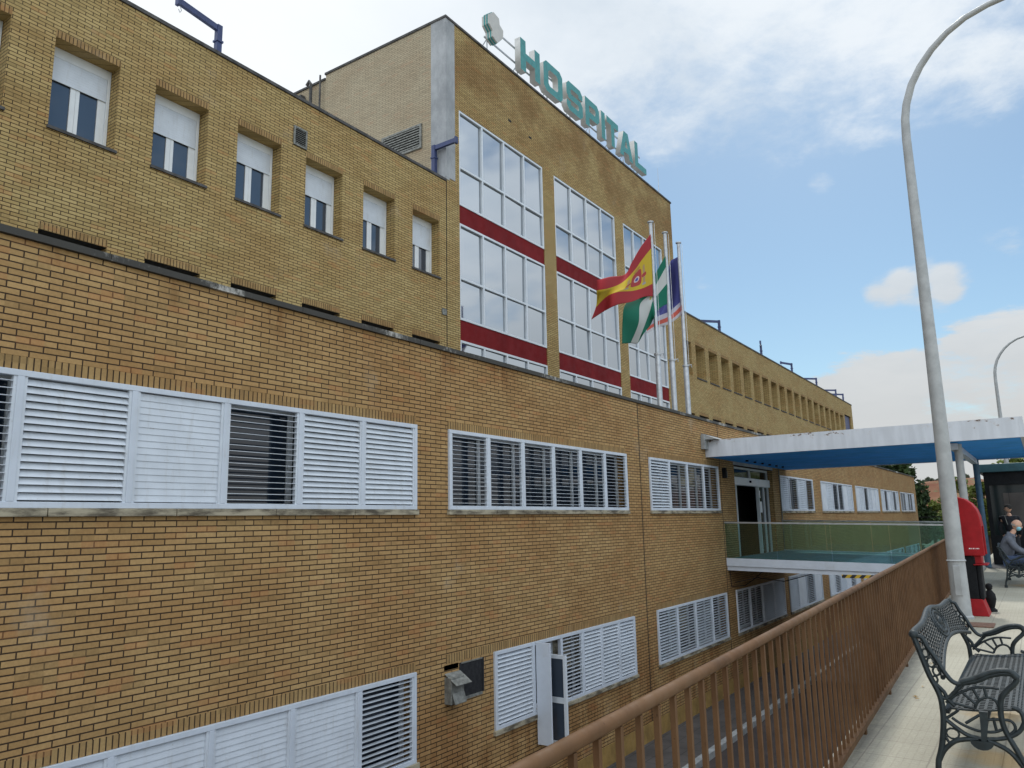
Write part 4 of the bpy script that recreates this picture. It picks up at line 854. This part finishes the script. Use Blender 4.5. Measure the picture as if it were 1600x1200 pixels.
    for i in range(-6, K + 1):
        for sg in (1, -1):
            q_ = []
            for j in range(7):
                h = j / 6; s = (i + (h * 6 if sg > 0 else 6 - h * 6)) / K
                if 0 <= s <= 1 : q_.append(P3(s, h))
            if len(q_) > 1: mb.tube(q_, .0062, 5)
    for rr in (.022, .045):
        pass
    cs = P3(.5, .56)
    for rad in (.17, .12):
        mb.tube([(cs[0] + rad * 1.5 * math.cos(a), yy(cs[2] + rad * .55 * math.sin(a)) - .004, cs[2] + rad * .55 * math.sin(a)) for a in [i * math.pi / 12 for i in range(25)]], .010, 6)
    for i in range(16):
        a = i * math.pi / 8; mb.tube([(cs[0] + .05 * math.cos(a), yy(cs[2] + .02 * math.sin(a)), cs[2] + .02 * math.sin(a)), (cs[0] + .25 * math.cos(a), yy(cs[2] + .09 * math.sin(a)), cs[2] + .09 * math.sin(a))], .008, 5)
    mb.ball((cs[0], cs[1] - .005, cs[2]), .05, 1.2, .4, .7)
    mb.build('backrest', 'bench_iron', t_, smooth=True)
    MB().tube([(x0, .45, .27), (x0 + 2.24, .45, .27)], .012, 8).build('stretcher', 'bench_iron', t_)
    return t_
def smooth2(p, k=3):
    if len(p) < 3: return p
    out = []; n = len(p) - 1
    for i in range(n):
        a, b, c, d = p[max(0, i - 1)], p[i], p[i + 1], p[min(n, i + 2)]
        for j in range(k):
            f = j / k; out.append(tuple(.5 * ((2 * b[m]) + (-a[m] + c[m]) * f + (2 * a[m] - 5 * b[m] + 4 * c[m] - d[m]) * f * f + (-a[m] + 3 * b[m] - 3 * c[m] + d[m]) * f ** 3) for m in range(2)))
    out.append(p[-1]); return out
bn = bench(5.62, 'empty dark green cast iron bench with lattice back, nearest the viewer')
b2 = copy_tree(bn, None, Vector((21.32, .62, 0))); b2['label'] = 'cast iron bench on which the bald man in grey sits, beyond the phone stand'

# ------------------------------------------------------------------ red phone stand, bollard, drain plate
PH = thing('payphone', (14.75, 1.0, 0), 'red hooded payphone on a black pedestal behind the grey lamp post', 'payphone')
px0 = 14.50; pr = [(1.24, .93), (1.24, 1.70), (1.235, 1.79), (1.19, 1.845), (1.12, 1.865), (1.02, 1.83), (.93, 1.755), (.87, 1.66), (.84, 1.55), (.825, 1.40), (.82, .93)]
for q_ in (px0, px0 + .55): MB().prism(pr, 0, q_, q_ + .05).build('side_panel', 'phone_red', PH, bevel=.015)
mb = MB(); pp = pr[3:-1]; mb.prism([(a, b - .005) for a, b in pp] + [(a + .05, b - .05) for a, b in pp[::-1]], 0, px0 + .052, px0 + .548); mb.build('hood', 'phone_red', PH)
mb = MB(); mb.box(px0 + .06, px0 + .54, 1.02, 1.20, .80, 1.55); mb.build('phone_body', 'black_plastic', PH, bevel=.02)
mb = MB(); mb.box(px0 + .06, px0 + .50, .88, 1.0, .80, .93); mb.box(px0 + .02, px0 + .52, .80, 1.00, .78, .80); mb.build('shelf', 'phone_red', PH, bevel=.01)
mb = MB(); mb.box(px0 + .05, px0 + .52, .965, 1.20, .25, .92); mb.box(px0 + .045, px0 + .5, .90, .963, .25, .78); mb.build('pedestal', 'black_plastic', PH, bevel=.02)
mb = MB(); mb.hexa([(px0 - .0, .86, 0), (px0 + .6, .86, 0), (px0 + .6, 1.26, 0), (px0, 1.26, 0), (px0 + .04, .93, .26), (px0 + .54, .93, .26), (px0 + .54, 1.22, .26), (px0 + .04, 1.22, .26)]); mb.build('base', 'phone_red', PH, bevel=.01)
mb = MB()
for i, wd_ in enumerate((.022, .012, .016, .010, .018, .012)): mb.box(px0 - .004, px0 - .0005, 1.03 - .026 * i, 1.03 - .026 * i - wd_ * .8, 1.035, 1.052)
mb.build('small_lettering', 'white_mark', PH)
BO = thing('bollard', (15.3, .87, 0), 'low black bollard with a round knob beside the phone stand', 'bollard')
MB().lathe((15.3, .87, 0), [(.085, 0), (.085, .03), (.05, .06), (.07, .12), (.088, .20), (.08, .28), (.04, .335), (.03, .345), (.045, .36), (.055, .40), (.04, .44), (.005, .455)], 18).build('post', 'black_plastic', BO, smooth=True)
tag(MB().box(13.12, 13.58, .745, 1.09, .001, .018).build('drain_cover', 'rust_plate', bevel=.004), 'flat brown drain cover on the cream tiles in front of the phone stand', 'drain cover')

rl = random.Random(11)
lv = [tag(MB().add([(0, 0, .004), (.03, .012, .012), (.055, 0, .006), (.03, -.014, .010)], [(0, 1, 2, 3)]).build('dry_leaf', 'ochre_base'), 'curled dry leaf lying on the cream tiles by the foot of the railing', 'leaf', 'dry leaves on the plaza')]
for i in range(13):
    o = lv[0].copy(); col.objects.link(o); xx = rl.uniform(3.6, 13); o.location = (xx, railY(xx) - rl.uniform(.06, .34), .004 if i % 4 else .006); o.rotation_euler = (0, 0, rl.uniform(0, 6)); lv.append(o)
lv[0].location = (5.1, 1.12, .004)
# ------------------------------------------------------------------ dark glass kiosk, far fence
K_ = thing('kiosk', (31, -.5, 0), 'dark glazed kiosk with a teal roof edge under the far side of the canopy', 'kiosk')
kx, kx2, ky, ky2 = 28.9, 33.0, 1.42, -4.2
mb = MB(); mb.box(kx - .1, kx2, ky2, ky + .15, 2.86, 3.12); mb.build('roof', 'teal_trim', K_, bevel=.02)
mb = MB()
for yy_ in (ky, .15, -1.2, -2.7, ky2): mb.box(kx, kx + .12, yy_ - .12, yy_, .0, 2.858)
mb.box(kx, kx + .12, ky2 + .001, ky - .12, 2.45, 2.858); mb.box(kx, kx + .12, ky2 + .001, ky - .12, 0, .9); mb.build('frame', 'black_plastic', K_)
mb = MB(); mb.box(kx + .05, kx + .06, ky2, ky - .12, .9, 2.45); mb.box(kx + .1, kx2, ky - .04, ky - .03, .1, 2.85); mb.build('glazing', 'dark_glass', K_)
mb = MB(); mb.box(kx + .3, kx2, ky2, ky - .1, 0, .02); mb.box(kx2 - .1, kx2, ky2, ky - .1, .02, 2.85); mb.build('interior', 'dark_inside', K_)
mb = MB(); mb.box(kx + .02, kx + .045, .35, .95, 1.15, 2.2); mb.box(kx + .02, kx + .045, -.9, -.1, 1.3, 2.2); mb.build('poster', 'pavement_grey', K_)
FN = thing('fence', (64, 8, 0), 'dark horizontal railing beyond the far end of the hospital', 'fence')
mb = MB(); mb.beam((66, 14, 1.38), (66, -12, 1.34), .06, .07); mb.beam((66, 14, .8), (66, -12, .8), .04, .04); mb.build('rail', 'black_plastic', FN)
mb = MB()
for i in range(14): mb.box(65.97, 66.03, 14 - 2 * i - .03, 14 - 2 * i + .03, -.1, 1.36)
mb.build('post', 'black_plastic', FN)

# ------------------------------------------------------------------ people
def skin_obj(name, pts, edges, m_, parent, sub=2):
    me = bpy.data.meshes.new(name); off = Vector((0, 0, 0)); q = parent
    while q is not None: off += q.location; q = q.parent
    me.from_pydata([Vector(p_[:3]) - off for p_ in pts], edges, []); me.materials.append(MATS[m_]); o = bpy.data.objects.new(name, me); col.objects.link(o); o.parent = parent
    sk = o.modifiers.new('skin', 'SKIN'); sk.use_smooth_shade = True
    for i, v in enumerate(me.skin_vertices[0].data): v.radius = (pts[i][3], pts[i][4] if len(pts[i]) > 4 else pts[i][3]); v.use_root = (i == 0)
    s = o.modifiers.new('sub', 'SUBSURF'); s.levels = sub; s.render_levels = sub; return o
def head(c, fwd, parent, hair=None, mask=None, r=.098):
    """skull, jaw, nose, ears and eyes around centre c, facing fwd (unit vector in the ground plane, z gives the nod)"""
    f = Vector(fwd).normalized(); s = f.cross(Vector((0, 0, 1))).normalized(); u = s.cross(f)
    def W(a, b, d): return Vector(c) + f * a + s * b + u * d
    bm = bmesh.new(); bmesh.ops.create_uvsphere(bm, u_segments=28, v_segments=20, radius=r)
    for v in bm.verts:
        a, b, d = v.co; a *= 1.06; b *= .80; d *= 1.18
        if d < 0: k = 1 + .35 * d / r; b *= k; a = a * (1 + .22 * d / r) + .012
        if a > r * .86 and abs(b) < .016 and -.035 < d < .012: a += .018           # nose
        if a > r * .7 and abs(abs(b) - .032) < .016 and abs(d - .012) < .014: a -= .008  # eye sockets
        v.co = W(a, b, d) - parent.location
    for sg in (-1, 1):
        e = bmesh.ops.create_uvsphere(bm, u_segments=8, v_segments=6, radius=.02)
        for v in e['verts']: a, b, d = v.co; v.co = W(a * .9 - .005, sg * .080 + b * .4, d * 1.5 - .005) - parent.location
    me = bpy.data.meshes.new('head'); bm.to_mesh(me); bm.free(); me.materials.append(MATS['skin']); me.polygons.foreach_set('use_smooth', [True] * len(me.polygons))
    h = bpy.data.objects.new('head', me); col.objects.link(h); h.parent = parent
    mb = MB()
    for sg in (-1, 1): mb.ball(W(r * .90, sg * .031, .012), .009, n=8)
    mb.build('eyes', 'hair_dark', h, smooth=True)
    if hair:
        mb = MB(); mb.ball((0, 0, 0), r * 1.07, 1.02, .84, 1.14, n=24)
        keep = [i for i, v in enumerate(mb.v) if v[2] > (.03 if v[0] > 0 else -.05)]; ks = {j: n for n, j in enumerate(keep)}
        m2 = MB(); m2.v = [tuple(W(*mb.v[i])) for i in keep]; m2.f = [tuple(ks[i] for i in f__) for f__ in mb.f if all(i in ks for i in f__)]; m2.mi = [0] * len(m2.f)
        m2.build('hair', hair, h, smooth=True)
    else:        # bald crown with a fringe of short grey hair
        mb = MB(); mb.ball((0, 0, 0), r * 1.04, 1.03, .85, 1.16, n=24); keep = [i for i, v in enumerate(mb.v) if -.06 < v[2] < .028 and v[0] < .035]; ks = {j: n for n, j in enumerate(keep)}
        m2 = MB(); m2.v = [tuple(W(*mb.v[i])) for i in keep]; m2.f = [tuple(ks[i] for i in f__) for f__ in mb.f if all(i in ks for i in f__)]; m2.mi = [0] * len(m2.f); m2.build('hair', 'hair_grey', h, smooth=True)
    if mask:
        mb = MB(); mb.ball((0, 0, 0), r * 1.0, .55, .78, .62, n=20); m2 = MB(); m2.v = [tuple(W(v[0] + .058, v[1], v[2] - .052)) for v in mb.v]; m2.f = mb.f; m2.mi = mb.mi; m2.build('face_mask', mask, h, smooth=True)
def hand(mbp, wrist, d, parent, grip):
    d = Vector(d).normalized(); s = d.cross(Vector((0, 0, 1))).normalized(); u = s.cross(d); wv = Vector(wrist)
    pts = [(*wv, .024, .018), (*(wv + d * .045), .036, .016), (*(wv + d * .085), .036, .014)]; ed = [(0, 1), (1, 2)]
    for i, (off, L_) in enumerate(((-.027, .070), (-.009, .080), (.009, .074), (.027, .058))):
        a = wv + d * .09 + s * off; b = a + d * L_ * .5 - u * grip * .012; c = b + d * L_ * .3 - u * grip * .028; n = len(pts)
        pts += [(*a, .009), (*b, .0085), (*c, .0075)]; ed += [(2, n), (n, n + 1), (n + 1, n + 2)]
    n = len(pts); a = wv + d * .03 - s * .032; b = a + d * .03 - s * .022 - u * .008; c = b + d * .028 - u * .01; pts += [(*a, .012), (*b, .010), (*c, .009)]; ed += [(1, n), (n, n + 1), (n + 1, n + 2)]
    return pts, ed
# bald man sitting bent forward, facing the viewer's right (-Y)
M1 = thing('person', (20.95, .45, 0), 'bald man in grey jacket and blue face mask sitting bent on the far bench', 'person')
mx_ = 20.85; zs = .45
body = [(mx_, .50, zs + .10, .09, .07), (mx_, .50, zs + .30, .10, .08), (mx_, .44, zs + .50, .12, .085), (mx_, .36, zs + .62, .075, .07), (mx_, .31, zs + .70, .055, .055), (mx_, .27, zs + .76, .05, .05)]
ed = [(0, 1), (1, 2), (2, 3), (3, 4), (4, 5)]
def limb(pts, ed, root, seq):
    p_ = root
    for q in seq: pts.append(q); ed.append((p_, len(pts) - 1)); p_ = len(pts) - 1
for sg in (-1, 1):
    limb(body, ed, 2, [(mx_ + sg * .18, .40, zs + .54, .038), (mx_ + sg * .24, .30, zs + .34, .036), (mx_ + sg * .21, .12, zs + .24, .042), (mx_ + sg * .11, -.03, zs + .26, .032)])
    limb(body, ed, 0, [(mx_ + sg * .10, .44, zs + .08, .07), (mx_ + sg * .15, .02, zs + .10, .075), (mx_ + sg * .15, .02, zs - .15, .062), (mx_ + sg * .15, .06, .09, .045), (mx_ + sg * .16, -.06, .04, .038)])
bo_ = skin_obj('body', body, ed, 'skin', M1)
jk = [(mx_, .50, zs + .08, .165, .15), (mx_, .49, zs + .30, .195, .165), (mx_, .45, zs + .50, .21, .165), (mx_, .37, zs + .63, .13, .12), (mx_, .335, zs + .68, .07, .07)]; ej = [(0, 1), (1, 2), (2, 3), (3, 4)]
for sg in (-1, 1): limb(jk, ej, 2, [(mx_ + sg * .19, .40, zs + .55, .078), (mx_ + sg * .25, .30, zs + .34, .066), (mx_ + sg * .215, .12, zs + .24, .056), (mx_ + sg * .135, .01, zs + .255, .046)])
skin_obj('jacket', jk, ej, 'jacket_grey', M1)
tr_ = [(mx_, .48, zs + .07, .15, .12)]; et = []
for sg in (-1, 1): limb(tr_, et, 0, [(mx_ + sg * .10, .44, zs + .08, .115), (mx_ + sg * .15, .02, zs + .10, .088), (mx_ + sg * .15, .015, zs - .15, .076), (mx_ + sg * .15, .06, .11, .060)])
skin_obj('trousers', tr_, et, 'jeans', M1)
for sg in (-1, 1): MB().ball((mx_ + sg * .155, -.01, .045), .05, .95, 2.6, .85).build('shoe', 'cloth_black', M1, smooth=True)
head((mx_, .235, zs + .85), (0.05, -1, -.45), M1, None, 'mask_blue')
for sg in (-1, 1):
    ph_, eh = hand(None, (mx_ + sg * .10, -.035, zs + .26), (-sg * .45, -.9, -.15), M1, 1.4); skin_obj('hand', ph_, eh, 'skin', M1, 1)
M1.location = (20.86, .72, .02)
# standing figure in black
M2 = thing('person', (26.9, .80, 0), 'person in black clothes and dark cap standing before the dark kiosk', 'person')
sx, sy = 26.9, .80
b2_ = [(sx, sy, .95, .09, .065), (sx, sy, 1.20, .09, .07), (sx, sy, 1.42, .11, .075), (sx, sy, 1.53, .055, .055), (sx, sy, 1.60, .052, .052)]; e2 = [(0, 1), (1, 2), (2, 3), (3, 4)]
for sg in (-1, 1):
    limb(b2_, e2, 2, [(sx, sy + sg * .19, 1.43, .034), (sx + .02, sy + sg * .25, 1.16, .034), (sx + .12, sy + sg * .20, .95, .038), (sx + .2, sy + sg * .17, .90, .028)])
    limb(b2_, e2, 0, [(sx, sy + sg * .10, .88, .07), (sx, sy + sg * .11, .50, .068), (sx, sy + sg * .115, .10, .045), (sx + .10, sy + sg * .13, .04, .04)])
skin_obj('body', b2_, e2, 'skin', M2)
c2 = [(sx, sy, .86, .18, .14), (sx, sy, 1.20, .175, .13), (sx, sy, 1.43, .20, .13), (sx, sy, 1.53, .08, .08)]; e3 = [(0, 1), (1, 2), (2, 3)]
for sg in (-1, 1): limb(c2, e3, 2, [(sx, sy + sg * .20, 1.44, .078), (sx + .02, sy + sg * .26, 1.16, .065), (sx + .12, sy + sg * .205, .95, .052)])
skin_obj('jacket', c2, e3, 'cloth_black', M2)
t2 = [(sx, sy, 1.0, .165, .125)]; e4 = []
for sg in (-1, 1): limb(t2, e4, 0, [(sx, sy + sg * .10, .86, .11), (sx, sy + sg * .115, .50, .082), (sx, sy + sg * .12, .12, .066)])
skin_obj('trousers', t2, e4, 'cloth_black', M2)
for sg in (-1, 1): MB().ball((sx + .06, sy + sg * .125, .045), .05, 2.5, .95, .85).build('shoe', 'cloth_black', M2, smooth=True)
head((sx + .02, sy, 1.72), (.1, .95, -.2), M2, 'hair_dark')
for sg in (-1, 1): ph_, eh = hand(None, (sx + .2, sy + sg * .17, .90), (.8, -sg * .2, -.5), M2, 1.0); skin_obj('hand', ph_, eh, 'skin', M2, 1)
mb = MB(); mb.beam((sx - .16, sy + .11, 1.52), (sx - .17, sy + .06, 1.25), .03, .012); mb.build('shoulder_strap', 'old_metal', M2)

# ------------------------------------------------------------------ trees and the hill
def tree(name, x, y, z, H, cr_, rx_, rz_, leaf, label, n=5200, cat='tree', group=None, ls=.16, seed=1, lean=0.0):
    rnd = random.Random(seed); t_ = thing(name, (x, y, z), label, cat, group); mb = MB()
    tips = []; top_ = Vector((x + lean, y, z + H * .62)); mb.tube([(x, y, z), (x + lean * .4, y + .05, z + H * .3), tuple(top_)], [H * .030, H * .022, H * .012], 8)
    clumps = []
    for i in range(26):
        a = rnd.uniform(0, 2 * math.pi); hh = rnd.uniform(-1, 1); rr = math.sqrt(max(0, 1 - hh * hh)) * rnd.uniform(.45, .95)
        c = Vector((x + lean + rx_ * rr * math.cos(a), y + rx_ * rr * math.sin(a), z + cr_ + rz_ * hh * .9)); clumps.append((c, rnd.uniform(.28, .5) * rx_))
        if i < 9: s0 = Vector((x + lean * .6, y, z + H * rnd.uniform(.25, .55))); mb.tube([tuple(s0), tuple(s0.lerp(c, .5) + Vector((0, 0, .1 * H * .3))), tuple(c)], [H * .010, H * .007, H * .003], 5)
    mb.build('trunk', 'bark', t_)
    vs, fs = [], []
    for k in range(n):
        c, r_ = clumps[rnd.randrange(len(clumps))]
        d = Vector((rnd.gauss(0, 1), rnd.gauss(0, 1), rnd.gauss(0, 1))).normalized() * r_ * rnd.random() ** .4; d.z *= .7
        p_ = c + d; a = Vector((rnd.gauss(0, 1), rnd.gauss(0, 1), rnd.gauss(0, .6))).normalized(); b = a.cross(Vector((rnd.gauss(0, 1), rnd.gauss(0, 1), rnd.gauss(0, 1)))).normalized(); s = ls * rnd.uniform(.6, 1.3)
        o = len(vs); vs += [p_ - a * s, p_ + b * s * .45, p_ + a * s, p_ - b * s * .45]; fs.append((o, o + 1, o + 2, o + 3))
    mb = MB(); mb.v = [tuple(v) for v in vs]; mb.f = fs; mb.mi = [0] * len(fs)
    me = bpy.data.meshes.new('crown'); me.from_pydata([Vector(v) - t_.location for v in vs], [], fs); me.materials.append(MATS[leaf]); o = bpy.data.objects.new('crown', me); col.objects.link(o); o.parent = t_
    return t_
tree('pine_tree', 72, 10.9, G, 9.0, 5.4, 3.4, 3.4, 'leaf_pine', 'dark green pine right behind the far corner of the hospital', 20000, ls=.24, seed=3)
tree('pine_tree', 72.5, 8.9, G, 7.2, 4.0, 1.7, 3.0, 'leaf_pine', 'smaller dark pine just right of the taller pine at the far corner', 13000, ls=.22, seed=4)
tree('tree', 60, 4.35, G, 7.1, 5.0, 1.25, 1.9, 'leaf_olive', 'yellow-green tree between the lamp post and the canopy column', 5200, ls=.13, seed=5)
tree('tree', 58, 2.9, G, 6.6, 4.7, 1.1, 1.7, 'leaf_olive', 'yellow-green tree just right of the canopy column', 4200, ls=.13, seed=8)
tree('tree', 56, -1.0, G, 8.3, 6.3, 3.2, 1.7, 'leaf_olive', 'broad green tree top seen above the kiosk roof', 9000, ls=.16, seed=6)
for i, (xx, yy_, s, lb) in enumerate([(80, 8.2, 1.9, 'pale green bush in front of the red hillside, leftmost'), (78, 6.9, 1.6, 'yellowish bush in front of the red hillside, nearest the lamp post'), (84, 7.6, 1.7, 'pale green bush between two others below the red hillside')]):
    tree('bush', xx, yy_, G, 2.6 * s, 2.1 * s, .62 * s, .9 * s, 'leaf_olive', lb, 2200, 'bush', ls=.14, seed=20 + i)
# ridge with a red cut bank
mb = MB(); NX, NY = 26, 90; vs = []
rn = random.Random(5); ph = [rn.uniform(0, 6) for _ in range(6)]
for i in range(NX + 1):
    for j in range(NY + 1):
        Xh = 255 + 140 * i / NX; Yh = -180 + 330 * j / NY; s = i / NX
        edge = max(0, min(1, (Yh + 60) / 60)); crest = 14.6 + 2.2 * math.sin(Yh * .045 + ph[0]) + 1.0 * math.sin(Yh * .16 + ph[1]) + .5 * math.sin(Yh * .5 + ph[2])
        slope = min(1, max(0, (s - .08 - .03 * math.sin(Yh * .2 + ph[3])) / .32)) ; slope = slope * slope * (3 - 2 * slope)
        zz = G + (crest - G) * slope + (.9 * math.sin(Yh * .55 + i * 1.3 + ph[4]) * math.sin(i * .9)) * slope * (1 - slope) * 3; vs.append((Xh, Yh, zz + (1 - s) * 0))
W_ = NY + 1; mb.add(vs, [(i * W_ + j, (i + 1) * W_ + j, (i + 1) * W_ + j + 1, i * W_ + j + 1) for i in range(NX) for j in range(NY)])
struct(mb.build('hill', 'hill_earth', smooth=True))
gid = 0
for i in range(22):
    yy_ = 44 - i * 2.2 + rn.uniform(-1, 1); s = rn.uniform(.28, .60)
    lb = ['tall thin tree on the ridge of the red hill, seen against the sky', 'rounded dark tree on the crest of the red hill', 'low grey-green tree at the top of the red hill'][i % 3]
    tree('ridge_tree', 318 + rn.uniform(-5, 5), yy_, 14.2 + 2.2 * math.sin(yy_ * .045 + ph[0]) + 1.0 * math.sin(yy_ * .16 + ph[1]) + .5 * math.sin(yy_ * .5 + ph[2]), 3.4 * s, 1.9 * s, 2.1 * s, 1.7 * s, 'leaf_far', lb, 420, 'tree', 'small trees on the hill ridge', ls=.42, seed=50 + i)
